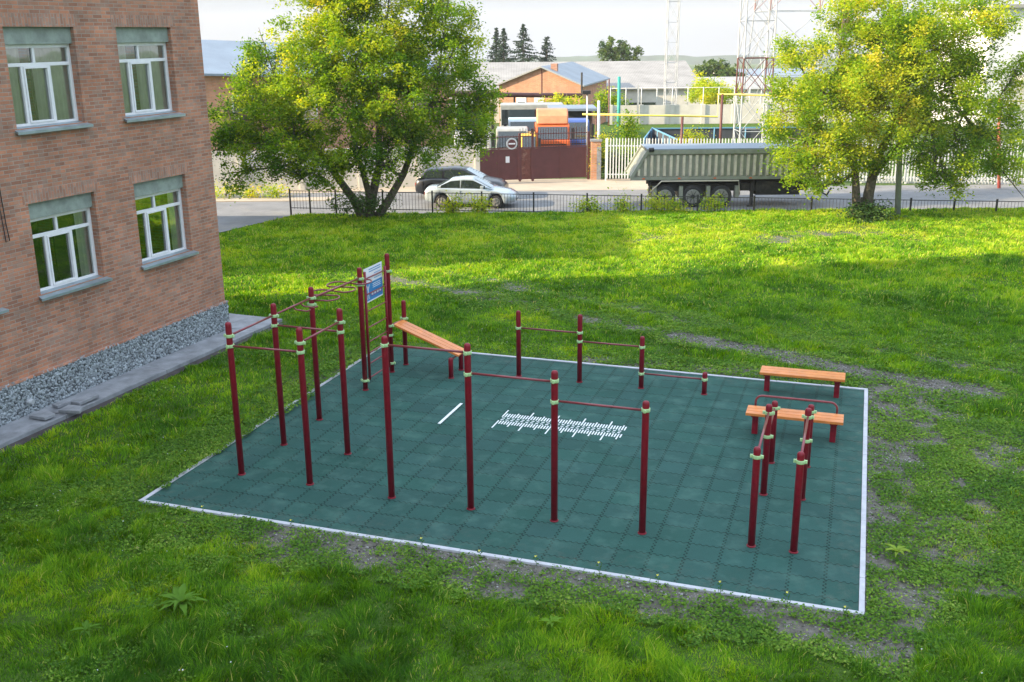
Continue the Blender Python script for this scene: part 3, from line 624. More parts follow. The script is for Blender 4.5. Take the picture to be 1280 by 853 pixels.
# vent pipe and cable
MB().tube([(.02, -6.74, .36), (.17, -6.70, .35)], .055, 14).build('vent_pipe', 'pvc', school)
MB().tube([(.03, -6.66, 6.6), (.02, -6.64, 5.6), (.025, -6.6, 4.7), (.03, -6.58, 4.0), (.05, -6.57, 3.66), (.03, -6.64, 3.64), (.025, -6.66, 4.2), (.02, -6.72, 4.9)], .010, 6).build('hanging_cable', 'blackmetal', school)
# concrete apron along the wall
def school_obj(mb, name, m, kind=None, bevel=0, label=None, cat=None, group=None):
    o = mb.build(name, m, bevel=bevel); o.location = cornerW; o.rotation_euler = (0, 0, ang); return tag(o, label, cat, group, kind)
mb = MB(); yb_ = [-24, -12.2, -9.3, -6.5, -3.4, -.6, .07, 1.35]
for a, b in zip(yb_[:-1], yb_[1:]): mb.box(-.2 if b < .2 else -3.2, .80+random.uniform(-.01, .01), a, b-.012, -.2, .085+random.uniform(-.004, .006))
school_obj(mb, 'footpath', 'concrete', 'structure', bevel=.008)
mb = MB(); mb.box(.815, 1.04, -24, 1.2, -.2, .006); school_obj(mb, 'kerb_shadow_strip', 'darkstrip', 'structure')  # kerb shadow beside the footpath, painted as a dark strip of soil
SLABS = [([(0, 0), (.42, -.06), (.5, .16), (.2, .3), (-.06, .2)], (.28, -6.95), 'rough concrete slab chunk lying below the vent pipe'),
         ([(0, 0), (.5, -.02), (.42, .24), (.05, .3)], (.60, -6.50), 'pale rectangular concrete slab piece on the footpath edge'),
         ([(0, 0), (.2, -.04), (.26, .26), (.02, .26)], (.22, -6.28), 'small square concrete fragment against the stone plinth'),
         ([(0, 0), (.3, .0), (.34, .5), (.06, .54)], (.42, -6.02), 'long broken concrete slab farthest from the vent pipe')]
for poly, (ox, oy), lab in SLABS:
    mb = MB(); mb.prism(poly, lambda u, v, w: (u, v, w), 0, .07); o = mb.build('concrete_slab', 'concrete', bevel=.01)
    o.location = cornerW+Matrix.Rotation(ang, 3, 'Z')@Vector((ox, oy, .095)); o.rotation_euler = (R_(3), R_(-2), ang+random.uniform(-.2, .2)); tag(o, lab, 'concrete slab', 'broken concrete slabs on the footpath')

# hidden low annex behind the school which shades the lawn
ax = empty('brick_annex', (-16.2, 37.2, -.1), 0, 'low brick annex standing beyond the school corner beside the lawn', 'building')
MB().box(-16, 0, -5.9, 5.2, -.4, 7.4).build('wall', 'brick_o', ax); MB().box(-16.2, .2, -6.1, 5.4, 7.401, 7.6).build('roof', 'roofgrey', ax)

# ---------------------------------------------------------------- low black fence
fe = empty('metal_fence', (0, 46, -.3), 0, 'low black metal railing running along the street behind the lawn', 'fence')
fpx = [362, 386.5, 419, 478, 540, 602, 667, 734, 802, 872.6, 943.5, 1015.6, 1078, 1140, 1194.7, 1248, 1302, 1360]
def fpt(px, dz=0): Y = 47-(px-362)/886*1.8; X = at(px, 240, Y).x; return Vector((X, Y-46, dz))
def fz(px): return -.02 if px < 400 else 0
for i, px in enumerate(fpx):
    p = fpt(px); zt = at(px, 236.5+(px-362)*.0148, p.y+46).z+.3
    MB().box(p.x-.035, p.x+.035, p.y-.035, p.y+.035, -.6, zt+.02).build('fence_post', 'blackmetal', fe)
    if i:
        q = fpt(fpx[i-1]); zq = at(fpx[i-1], 236.5+(fpx[i-1]-362)*.0148, q.y+46).z+.3
        mb = MB(); a = Vector((q.x+.04, q.y, zq-.08)); b = Vector((p.x-.04, p.y, zt-.08)); n = max(2, round((b-a).length/.145))
        mb.beam(a, b, .03, .03); a2 = a-Vector((0, 0, .78)); b2 = b-Vector((0, 0, .78)); mb.beam(a2, b2, .03, .03)
        for k in range(1, n):
            t = k/n; m_t = a.lerp(b, t); m_b = a2.lerp(b2, t); mb.tube([m_b-Vector((0, 0, .05)), m_t], .0085, 4)
        mb.build('railing_panel', 'blackmetal', fe)

# ---------------------------------------------------------------- cars
def wheel(root, x, y, z, r, w, m='rim', n=18, side=-1, dual=False):
    t = MB(); 
    prof = [(-w/2, r*.80), (-w/2*.96, r*.93), (-w/2*.6, r), (w/2*.6, r), (w/2*.96, r*.93), (w/2, r*.80)]
    t.tube([(x, y+a, z) for a, _ in prof], [b for _, b in prof], n, cap=True)
    o = t.build('wheel', 'tyre', root)
    rm = MB(); yo = y+side*w/2
    rm.tube([(x, yo+side*.004, z), (x, yo+side*.012, z)], [r*.66, r*.62], n)
    rm.build('rim', m, o)
    hb_ = MB(); 
    for k in range(5 if r < .4 else 8):
        a = k*2*PI/(5 if r < .4 else 8)+.3
        hb_.beam((x+math.cos(a)*r*.2, yo+side*.018, z+math.sin(a)*r*.2), (x+math.cos(a)*r*.56, yo+side*.018, z+math.sin(a)*r*.56), .015, r*.12, up=(0, 1, 0))
    hb_.tube([(x, yo+side*.01, z), (x, yo+side*.05, z)], [r*.2, r*.14], 10)
    hb_.build('hub', 'blackmetal' if r > .4 else 'rim', o)
    return o
def loft(stations, closed=True):
    """stations: list of cross sections (lists of points)"""
    mb = MB(); n = len(stations[0]); vs = [p for s in stations for p in s]
    fs = [(i*n+j, i*n+(j+1) % n, (i+1)*n+(j+1) % n, (i+1)*n+j) for i in range(len(stations)-1) for j in range(n if closed else n-1)]
    mb.add(vs, fs, True); o = 0
    mb.f += [tuple(reversed(range(n))), tuple((len(stations)-1)*n+j for j in range(n))]; mb.sm += [False, False]
    return mb
def interp(pts, x): return float(np.interp(x, [p[0] for p in pts], [p[1] for p in pts]))
def car(name, loc, rz, label, paint, Lc, W, deck, roofp, r=.31, wheels=(-1.35, 1.3), belt=None, plate=False):
    root = empty(name, loc, rz, label, 'car'); hw = W/2
    xs_ = sorted(set(np.linspace(-Lc/2, Lc/2, 41).tolist()))
    st = []
    for x in xs_:
        e = abs(x)/(Lc/2); h = interp(deck, x); w = hw*(1-.16*max(0, (e-.72)/.28)**2); zb_ = .2+.13*max(0, (e-.8)/.2)
        for wx in wheels:                                   # wheel arches
            if abs(x-wx) < r+.05: zb_ = max(zb_, .32+math.sqrt(max(0, (r+.06)**2-(x-wx)**2))*.98)
        half = [(w*.86, zb_), (w*.985, zb_+min(.12, (h-zb_)*.3)), (w, zb_+(h-zb_)*.55), (w*.975, zb_+(h-zb_)*.8), (w*.90, h-.02), (w*.6, h+.03), (0.0, h+.045)]
        st.append([(x, -y, z) for y, z in half]+[(x, y, z) for y, z in reversed(half[:-1])])
    body = loft(st).build('body', paint, root)
    # inner dark wheel well filler
    MB().box(-Lc/2+.35, Lc/2-.35, -hw*.78, hw*.78, .22, .62).build('underbody', 'chassis', root)
    # greenhouse
    xr0, xr1 = roofp[0][0], roofp[-1][0]; st = []; xg = sorted(set(list(np.linspace(xr0, xr1, 27))+[p[0] for p in roofp]))
    def gh(x):
        h = interp(roofp, x); b_ = interp(deck, x)-.03; f_ = min(1, max(0, (h-b_)/.5)); wb = hw*.9; wt = hw*(.9-.22*f_)
        return h, b_, wb, wt
    for x in xg:
        h, b_, wb, wt = gh(x); h = max(h, b_+.01)
        half = [(wb, b_), (wt+.015, b_+(h-b_)*.86), (wt-.04, h-.012), (wt*.5, h+.02), (0, h+.028)]
        st.append([(x, -y, z) for y, z in half]+[(x, y, z) for y, z in reversed(half[:-1])])
    loft(st).build('cabin', paint, root)
    # side windows: strips just proud of the cabin sides
    def side_pt(x, f, s, off=.006):
        h, b_, wb, wt = gh(x); z = b_+(h-b_)*f; y = wb+(wt+.015-wb)*(f/.86); return (x, s*(y+off), z)
    a0, a1 = roofp[1][0], roofp[-2][0]
    spans = [(roofp[0][0]+.32, a0+(a1-a0)*.42), (a0+(a1-a0)*.48, roofp[-1][0]-.42)]
    for s in (-1, 1):
        for (u0_, u1_) in spans:
            g = MB(); k = 10; vs = []
            for i in range(k+1):
                x = u0_+(u1_-u0_)*i/k; vs += [side_pt(x, .1, s), side_pt(x, .80, s)]
            g.add(vs, [(2*i, 2*i+2, 2*i+3, 2*i+1) for i in range(k)]); g.build('side_window', 'carglass', root, fix=False)
    for (p0, p1, nm) in ((roofp[0], roofp[1], 'rear_window'), (roofp[-1], roofp[-2], 'windscreen')):
        x0_, x1_ = p0[0]+(p1[0]-p0[0])*.12, p0[0]+(p1[0]-p0[0])*.92; g = MB(); vs = []; sgn = 1 if p0[0] > 0 else -1
        for x in np.linspace(x0_, x1_, 5):
            h, b_, wb, wt = gh(x); w_ = wt-.09
            vs += [(x+.012*sgn, -w_, h+.012), (x+.012*sgn, 0, h+.045), (x+.012*sgn, w_, h+.012)]
        g.add(vs, [(3*i+j, 3*i+j+1, 3*i+4+j, 3*i+3+j) for i in range(4) for j in (0, 1)]); g.build(nm, 'screenglass', root, fix=False)
    for s in (-1, 1):
        for wx in wheels: wheel(root, wx, s*(hw-.12), r, r, .2, side=s)
        hl = MB(); fx = Lc/2; hz_ = interp(deck, fx-.1)-.1
        hl.add([(fx-.34, s*(hw*.93), hz_+.06), (fx-.08, s*(hw*.80), hz_+.07), (fx-.015, s*hw*.60, hz_+.03), (fx-.0, s*hw*.60, hz_-.10), (fx-.05, s*hw*.84, hz_-.10), (fx-.34, s*(hw*.975), hz_-.02)], [(0, 1, 2, 3, 4, 5)])
        hl.add([(x_-.05, y_*.9, z_) for x_, y_, z_ in hl.v[:6]], [(0, 1, 2, 3, 4, 5)]); hl.build('headlight', 'lamp', root)
        mi = MB(); h, b_, wb, wt = gh(roofp[-1][0]-.5); mi.box(roofp[-1][0]-.62, roofp[-1][0]-.46, s*(hw*.92), s*(hw*.92+.17), b_+.05, b_+.19); mi.build('side_mirror', paint, root, bevel=.02)
    MB().box(Lc/2-.06, Lc/2+.012, -.42, .42, .33, .45).build('lower_grille', 'blackmetal', root)
    for x in (a0+(a1-a0)*.45, roofp[0][0]+.28, roofp[-1][0]-.1):
        for s in (-1, 1): 
            g = MB(); g.box(x-.004, x+.004, s*(hw-.03), s*(hw+.004), .36, interp(deck, x)-.1) ; g.build('door_seam', 'blackmetal', root)
    for s in (-1, 1):
        for x in (-.75, .2):
            MB().box(x, x+.16, s*(hw*.975), s*(hw+.025), .74, .765).build('door_handle', paint, root)
    for s in (-1, 1): MB().box(-Lc/2-.01, -Lc/2+.12, s*(hw*.55), s*(hw*.84), interp(deck, -Lc/2)-.2, interp(deck, -Lc/2)-.05).build('tail_lamp', 'redmetal', root)
    MB().box(Lc/2+.013, Lc/2+.02, -.26, .26, .40, .51).build('number_plate', 'paper', root)
    MB().tube([(roofp[1][0]+.1, 0, interp(roofp, roofp[1][0]+.1)+.02), (roofp[1][0]-.2, 0, interp(roofp, roofp[1][0])+.42)], .008, 4).build('antenna', 'blackmetal', root)
    return root
c1 = at(590, 256, 50.3); 
car('sedan_car', (c1.x-.0, 50.4, float(Zt(50.4))+.012), R_(-7), 'silvery white four-door sedan parked behind the black railing', 'carwhite', 4.45, 1.72,
    [(-2.22, .80), (-2.1, .93), (-1.3, .97), (-.9, .96), (.9, .93), (1.2, .90), (1.95, .76), (2.22, .60)],
    [(-1.72, .93), (-.92, 1.36), (-.3, 1.42), (.15, 1.41), (1.18, .90)])
c2 = at(578, 250, 53)
car('suv_car', (c2.x, 53.2, float(Zt(53.2))+.02), R_(-9), 'dark car with pale hood parked beyond the white sedan near the maroon gate', 'cardark', 4.6, 1.82,
    [(-2.3, .85), (-2.2, 1.02), (-1.3, 1.06), (1.0, 1.03), (1.3, .99), (2.05, .86), (2.3, .65)],
    [(-2.15, 1.04), (-1.7, 1.48), (-.3, 1.56), (.25, 1.52), (1.28, .99)], r=.36)

# ---------------------------------------------------------------- tipper trailer
TY = 49.2; tz = float(Zt(TY)); ppm = F/ (TY*math.cos(PITCH)+ (HC)*math.sin(PITCH))
tx = lambda px: at(px, 250, TY).x
tr = empty('dump_trailer', (tx(870), TY, tz), 0, 'grey green ribbed dump trailer on three axles parked on the street behind the railing', 'trailer')
ox = tx(870); xl, xt, xr = tx(789)-ox, tx(808)-ox, tx(1012)-ox; zb0, zt0 = 1.44, 2.64; TW = 2.4
b = MB(); f_ = lambda u, v, w: (u, w, v)
b.prism([(xl, zb0), (xr, zb0), (xr+.12, zt0), (xt, zt0)], f_, 0.06, TW-.06); bod = b.build('dump_body', 'trailer', tr)
e_ = MB(); e_.beam((xt-.05, 0.03, zt0+.02), (xr+.14, 0.03, zt0+.02), .16, .2); e_.beam((xl-.03, .02, zb0), (xt-.03, .02, zt0), .14, .16, up=(0, 1, 0)); e_.box(xl-.05, xr, -.03, .2, zb0-.1, zb0+.05)
e_.beam((xt-.05, TW-.03, zt0+.02), (xr+.14, TW-.03, zt0+.02), .16, .2); e_.beam((xl-.03, TW, zb0), (xt-.03, TW, zt0), .14, .16, up=(0, 1, 0)); e_.build('body_rim', 'trailer', tr)
sp = .306; x = xl+.33
while x < xr:
    top = zt0-.12 if x > xt+.02 else zb0+(zt0-zb0)*(x-xl)/(xt-xl)-.12
    if top > zb0+.2:
        r_ = MB(); r_.add([(x-.075, .06, zb0+.02), (x+.075, .06, zb0+.02), (x+.05, -.045, zb0+.1), (x-.05, -.045, zb0+.1), (x-.075, .06, top), (x+.075, .06, top), (x+.05, -.045, top-.04), (x-.05, -.045, top-.04)],
              [(0, 3, 2, 1), (4, 5, 6, 7), (0, 1, 5, 4), (1, 2, 6, 5), (2, 3, 7, 6), (3, 0, 4, 7)]); r_.build('rib', 'trailer_rib', bod)
    x += sp
MB().box(xt-.02, xr, .0, TW, zt0+.1, zt0+.16).build('folded_cover', 'roofblue', tr)
MB().tube([(xt+.05, -.05, zt0+.12), (xt+.28, -.05, zt0+.14)], .1, 8).build('cover_motor', 'blackmetal', tr)
ch = MB(); ch.box(xl+.9, xr+.3, .75, .9, .95, 1.3); ch.box(xl+.9, xr+.3, 1.5, 1.65, .95, 1.3); ch.box(tx(945)-ox, tx(1000)-ox, .2, 2.1, .55, 1.2); ch.box(xl+.95, xr, .3, .8, .75, 1.1)
ch.build('chassis', 'chassis', tr)
fdr = MB(); fx_ = [tx(812)-ox, tx(826)-ox, tx(922)-ox, tx(924)-ox]; fdr.tube([(fx_[0], -.02, .75), (fx_[1], -.02, 1.28), (fx_[2], -.02, 1.28), (fx_[3], -.02, .6)], .035, 6); fdr.build('side_guard', 'trailer_rib', tr)
for px in (818, 851, 885, 921):
    MB().box(tx(px)-ox-.09, tx(px)-ox+.09, 0, .45, .45, 1.02).build('mudguard', 'trailer', tr)
for px in (831, 866, 901):
    for s, y in ((-1, .17), (1, TW-.17)): wheel(tr, tx(px)-ox, y, .53, .53, .32, side=s)
lg = MB(); lg.box(tx(940)-ox-.07, tx(940)-ox+.07, .1, .25, .1, 1.2); lg.box(tx(940)-ox-.2, tx(940)-ox+.2, .05, .3, .0, .07); lg.build('landing_leg', 'chassis', tr)
for k in range(5): MB().box(xl+.5+k*1.7, xl+.62+k*1.7, -.045, -.031, zb0-.06, zb0-.0).build('side_marker', 'orange', tr)
MB().box(xr+.3, xr+.9, .3, 1.9, .8, 1.05).build('coupling_plate', 'chassis', tr)
MB().tube([(xr+.2, .1, 2.5), (xr+.3, 0, 1.6), (xr+.4, 0, .75), (xr+.8, 0, .55), (xr+1.0, .0, .9)], .05, 6).build('air_hose', 'blackmetal', tr)
MB().tube([(tx(1009)-ox, .6, 1.0), (tx(1009)-ox, .6, 2.6)], .12, 8).build('lift_ram', 'chassis', tr)

# ---------------------------------------------------------------- maroon gate and yard vehicles
GYl, GYr = 58.6, 59.9
gx = lambda px, t: at(px, 200, GYl+(GYr-GYl)*t)
gt = empty('maroon_gate', (gx(597, 0).x, GYl, float(Zt(GYl))), math.atan2(GYr-GYl, gx(737, 1).x-gx(597, 0).x), 'tall solid maroon metal gate with bars on top, closing the vehicle yard', 'gate')
GL = math.hypot(GYr-GYl, gx(737, 1).x-gx(597, 0).x); s_ = GL/140
def gu(px): return (px-597)*s_
ZS = 1.86; ZT = 2.72
leaves = [(598, 648, 'gate', 'gate_leaf'), (649.5, 664, 'rust', 'gate_door'), (665.5, 733, 'gate', 'gate_leaf')]
for a, b, m, nm in leaves:
    lf = MB().box(gu(a), gu(b), -.02, .02, .12, ZS).build(nm, m, gt)
    f2 = MB(); 
    for px in ([a+.7, b-.7] if b-a < 20 else [a+.7, (a+b)/2, b-.7]): f2.box(gu(px)-.04, gu(px)+.04, -.05, -.021, .1, ZS+.02)
    f2.box(gu(a), gu(b), -.045, .03, ZS+.021, ZS+.08); f2.box(gu(a), gu(b), -.03, .03, ZT-.08 if b > 665 else ZT-.2, ZT-.03 if b > 665 else ZT-.15)
    n = int((gu(b)-gu(a))/.15)
    f2.build('gate_frame', 'gate', lf)
    bb = MB(); top = ZT+.28 if b > 650 else ZT-.1
    for k in range(n+1): u = gu(a)+(gu(b)-gu(a))*k/max(n, 1); bb.box(u-.014, u+.014, -.012, .012, ZS+.08, top+(.02 if k % 2 else -.02))
    bb.build('bars', 'blackmetal' if b < 650 else 'brownmetal', lf)
for px in (597, 649, 665, 735.5): MB().box(gu(px)-.06, gu(px)+.06, -.06, .06, 0, ZT+.0).build('gate_post', 'gate', gt)
sg = MB(); 
sg.tube([(gu(639), -.075, 2.16), (gu(639), -.06, 2.16)], .32, 24); so = sg.build('round_sign', 'whitemetal', gt)
MB().tube([(gu(639), -.09, 2.16), (gu(639), -.08, 2.16)], .24, 24).build('sign_centre', 'gate', so)
MB().box(gu(639)-.19, gu(639)+.19, -.1, -.092, 2.12, 2.2).build('sign_bar', 'paper', so)
MB().box(gu(631.3), gu(636), -.06, -.052, 1.1, 1.45).build('paper_notice', 'paper', gt)
# brick pillar with peeling plaster and vine
pp = empty('gate_pillar', (gx(745, 1).x, 59.8, float(Zt(59.8))), 0, 'crumbling brick gate pillar with peeling pale plaster right of the maroon gate', 'pillar')
MB().box(-.3, .25, -.2, .3, 0, 2.2).build('core', 'brick_o', pp); MB().box(.02, .27, -.22, -.201, 0, 1.9).build('plaster_patch', 'concrete', pp)
MB().box(-.36, .31, -.26, .36, 2.2, 2.3).build('cap', 'concrete', pp)

def cab(name, px, Y, ztop, w, paint, label, fairing=None, cat='truck', grille='blackmetal', zb_=.5, rz=0, cargo=None):
    X = at(px, 160, Y).x; z0 = float(Zt(Y)); root = empty(name, (X, Y, z0), rz, label, cat, 'trucks parked behind the maroon gate')
    H = ztop-z0 if ztop < 50 else 0; h = w/2
    zw0 = H*.52; zw1 = H*.86 if not fairing else H*.74; ze = zw1+.12
    lo = MB(); lo.prism([(0, zb_), (0, zw0), (.06, zw0+.02), (2.1, zw0+.02), (2.1, zb_)], lambda u, v, q: (q, u, v), -h, h); lo.build('cab_body', paint, root, bevel=.05)
    up = MB(); up.prism([(.05, zw0+.021), (.28, zw1), (.45, ze), (2.1, ze), (2.1, zw0+.021)], lambda u, v, q: (q, u, v), -h*.97, h*.97); up.build('cab_top', paint, root, bevel=.06)
    sl = (.28-.05)/(zw1-zw0)
    ws = MB(); ws.add([(-h*.86, .045+.04*sl-.015, zw0+.06), (h*.86, .045+.04*sl-.015, zw0+.06), (h*.84, .27-.02, zw1-.03), (-h*.84, .27-.02, zw1-.03)], [(0, 1, 2, 3)]); ws.build('windscreen', 'carglass', root, fix=False)
    for s in (-1, 1):
        MB().add([(s*h*1.005, .35, zw0+.08), (s*h*1.005, 1.2, zw0+.08), (s*h*.99, 1.2, zw1-.05), (s*h*.99, .5, zw1-.05)], [(0, 1, 2, 3)]).build('side_window', 'carglass', root, fix=False)
        MB().box(s*(h+.08), s*(h+.26), -.05, .05, zw0+.1, zw1-.1).build('side_mirror', 'blackmetal', root)
        MB().box(s*h*.62, s*h*.9, -.03, -.001, zb_+.12, zb_+.32).build('headlight', 'lamp', root)
        wheel(root, 0, 0, 0, .5, .3) if False else None
        t = MB(); t.tube([(s*(h-.3), 1.1, .5), (s*(h-.02), 1.1, .5)], .5, 16); t.build('wheel', 'tyre', root)
    g = MB(); n = 5
    for k in range(n): z = zb_+.42+(zw0-zb_-.55)*k/n; g.box(-h*.8, h*.8, -.02, -.001, z, z+(zw0-zb_-.55)/n*.5)
    g.build('grille', grille, root); MB().box(-h*1.0, h*1.0, -.12, -.005, zb_-.18, zb_+.1).build('bumper', paint, root, bevel=.02)
    if fairing: 
        fa = MB(); fa.prism([(.3, ze+.001), (.45, H*.90), (.8, H), (1.9, H), (1.9, ze+.001)], lambda u, v, q: (q, u, v), -h*.9, h*.9); fa.build('roof_fairing', fairing, root, bevel=.08)
    if cargo: 
        MB().box(-h, h, 2.2, 7.5, 1.0, H+.1).build('cargo_box', cargo, root, bevel=.03); MB().box(-h*.7, h*.7, 2.2, 7.5, .6, .99).build('chassis', 'chassis', root)
    return root
cab('orange_truck', 691, 64, at(691, 138, 64).z, 2.15, 'orange', 'bright orange truck with faded roof fairing parked behind the right gate leaf', 'orange_pale')
cab('blue_truck', 722, 67.5, at(722, 144, 67.5).z, 1.6, 'bluetruck', 'dark blue truck just right of the orange truck behind the gate')
cab('pale_blue_truck', 655, 68, at(655, 143, 68).z, 2.1, 'paleblue', 'pale blue truck cab left of the orange truck, farther back in the yard')
cab('grey_truck', 640, 63.5, at(640, 155.5, 63.5).z, 2.0, 'cabgrey', 'grey truck with large windscreen nearest the round sign on the gate')
cab('yellow_loader', 661, 63, at(661, 163, 63).z, .95, 'cabyellow', 'small yellow machine between the grey and orange trucks', cat='loader')
cab('white_van_truck', 590, 66, at(590, 118, 66).z, 2.3, 'farwhite', 'white truck glimpsed through leaves left of the gate', cat='truck')
for (px, Y, pyt) in ((612, 72, 128), (645, 75, 131), (568, 70, 140)):
    pass
cn = empty('yard_canopy', (at(720, 140, 72).x, 72, float(Zt(72))), 0, 'low blue grey flat roofed shelter behind the blue truck', 'shelter')
zc = at(720, 136, 72).z-float(Zt(72)); w_ = at(748, 136, 72).x-at(694, 136, 72).x
MB().box(-w_*.62, w_*.5, 0, 4, zc-.16, zc).build('roof', 'roofblue', cn)
for s in (-1, 1):
    for y in (.15, 3.85): MB().tube([(s*w_*.47, y, 0), (s*w_*.47, y, zc-.161)], .05, 6).build('post', 'brownmetal', cn)
MB().box(-w_*.5, w_*.45, 3.9, 3.98, 0, zc-.17).build('back_wall', 'darkroom', cn)
c3 = empty('covered_trailer', (at(665, 145, 76).x, 76, float(Zt(76))), 0, 'dark flat topped vehicle row far back in the yard below the overhead pipe', 'trailer')
MB().box(-2.3, 2.3, 0, 2.5, .6, at(665, 131, 76).z-float(Zt(76))).build('body', 'cabgrey', c3, bevel=.05); MB().box(-2.2, 2.2, -.01, -.002, 2.2, 3.3).build('window_band', 'carglass', c3)
for x in (-1.5, 1.5): MB().tube([(x, .1, .45), (x, .4, .45)], .45, 14).build('wheel', 'tyre', c3)

# ---------------------------------------------------------------- concrete wall left
A = at(150, 238, 55.2); B = at(597, 229, 57.6); A.z = B.z = 0; dv = (B-A); n = int(dv.length/3.05)
cw = empty('concrete_wall', (A.x, A.y, 0), math.atan2(dv.y, dv.x), 'whitewashed concrete panel wall with pillars behind the big tree on the left', 'wall')
sl = dv.length/n
for i in range(n+1):
    z0 = float(Zt(A.y+dv.y*i/n)); MB().box(i*sl-.14, i*sl+.14, -.14, .14, z0-.3, z0+2.28).build('pillar', 'whitewash', cw, bevel=.01)
    if i < n:
        p = MB().box(i*sl+.141, (i+1)*sl-.141, -.05, .05, z0-.3, z0+2.2).build('panel', 'whitewash', cw)
# picket fence
A2 = at(757, 222, 59); B2 = at(1300, 244, 55.6); dv = B2-A2; dv.z = 0
pf = empty('picket_fence', (A2.x, A2.y, 0), math.atan2(dv.y, dv.x), 'tall white metal picket fence beyond the dump trailer', 'fence')
Lp = dv.length; z0 = -.66; zt_ = 1.72; step = .16; nseg = 10
for k in range(nseg):
    a, b = Lp*k/nseg, Lp*(k+1)/nseg; mb = MB(); n = int((b-a)/step)
    for i in range(n): 
        x = a+(i+.5)*(b-a)/n; mb.box(x-.032, x+.032, -.012, .012, z0+.15, zt_); mb.add([(x-.032, 0, zt_), (x+.032, 0, zt_), (x, 0, zt_+.08)], [(0, 1, 2)])
    mb.box(a+.05, b, .013, .045, z0+.35, z0+.42); mb.box(a+.05, b, .013, .045, zt_-.42, zt_-.35); mb.build('picket_panel', 'whitemetal', pf)
    MB().box(a-.045, a+.045, .02, .11, z0-.1, zt_+.02).build('fence_post', 'whitemetal', pf)
    if a > Lp*.55: MB().box(a+.1, b-.1, .2, .34, z0-.2, z0+.38).build('base_kerb', 'farwhite', pf)

# ---------------------------------------------------------------- background buildings
def hall(name, x0, x1, yf, yr, zbot, zeave, zridge, wallm, roofm, label, ends=True, cat='building', over=.3, depth2=None):
    """ridge parallel to X: front eave at yf, ridge at yr"""
    cx = (x0+x1)/2; r = empty(name, (cx, yf, zbot), 0, label, cat); yb2 = 2*(yr-yf) if depth2 is None else depth2; h = (x1-x0)/2; ze = zeave-zbot; zr = zridge-zbot; yr_ = yr-yf
    w = MB(); w.prism([(0, 0), (yb2, 0), (yb2, ze), (yr_, zr-.05), (0, ze)], lambda u, v, q: (q, u, v), -h, h); w.build('wall', wallm, r)
    ro = MB(); t = .12
    ro.add([(-h-over, -.4, ze-.12), (h+over, -.4, ze-.12), (h+over, yr_, zr), (-h-over, yr_, zr), (-h-over, -.4, ze-.12+t), (h+over, -.4, ze-.12+t), (h+over, yr_, zr+t), (-h-over, yr_, zr+t)], [(0, 3, 2, 1), (4, 5, 6, 7), (0, 1, 5, 4), (1, 2, 6, 5), (2, 3, 7, 6), (3, 0, 4, 7)])
    ro.add([(-h-over, yb2+.4, ze-.12), (h+over, yb2+.4, ze-.12), (h+over, yr_, zr), (-h-over, yr_, zr), (-h-over, yb2+.4, ze-.12+t), (h+over, yb2+.4, ze-.12+t), (h+over, yr_, zr+t), (-h-over, yr_, zr+t)], [(0, 1, 2, 3), (7, 6, 5, 4), (0, 4, 5, 1), (1, 5, 6, 2), (2, 6, 7, 3), (3, 7, 4, 0)])
    ro.build('roof', roofm, r); return r, h, ze, zr
m, nt, b = newmat('corrugated_roof'); tc = N(nt, 'ShaderNodeTexCoord'); wv = N(nt, 'ShaderNodeTexWave', ins={'Scale': 1.6, 'Distortion': .3}); L(nt, tc.outputs['Object'], wv.inputs['Vector'])
no = N(nt, 'ShaderNodeTexNoise', ins={'Scale': .5, 'Detail': 8, 'Roughness': .7}); L(nt, tc.outputs['Object'], no.inputs['Vector'])
ad = N(nt, 'ShaderNodeMath', operation='MULTIPLY_ADD', ins={1: .22}); L(nt, wv.outputs['Fac'], ad.inputs[0]); L(nt, no.outputs['Fac'], ad.inputs[2])
cr = N(nt, 'ShaderNodeValToRGB'); cr.color_ramp.elements[0].position = .3; cr.color_ramp.elements[1].position = .85; cr.color_ramp.elements[0].color = (.17, .165, .16, 1); cr.color_ramp.elements[1].color = (.33, .32, .31, 1)
L(nt, ad.outputs[0], cr.inputs[0]); L(nt, cr.outputs[0], b.inputs['Base Color']); b.inputs['Roughness'].default_value = .9
MT['corrugated'] = m
# long warehouse behind
Ye = 118; rx0, rx1 = at(540, 110, Ye).x, at(876, 110, Ye).x
w_r, h, ze, zr = hall('warehouse', rx0, rx1, Ye, 131, float(Zt(Ye))-.5, at(760, 111, Ye).z, at(760, 78, 131).z, 'whitewash', 'corrugated', 'long warehouse with pale corrugated roof behind the brick gable house')
for k in range(5): MB().box(h-8-k*9, h-5-k*9, -.06, -.001, 1.6, 2.6).build('window', 'carglass', w_r)
# second far low hall right of it
Ye = 150
hall('low_hall', at(880, 110, Ye).x, at(975, 110, Ye).x, Ye, 160, float(Zt(Ye))-.5, at(920, 111, Ye).z, at(920, 97, 160).z, 'whitewash', 'roofgrey', 'low pale hall behind the bushes next to the lattice tower')
Ye = 230
hall('grey_roof_building', at(905, 100, Ye).x, at(1040, 100, Ye).x, Ye, 240, float(Zt(Ye))-.5, at(920, 97, Ye).z, at(920, 87, 240).z, 'whitewash', 'roofblue', 'distant building with blue grey roof left of the lattice tower')
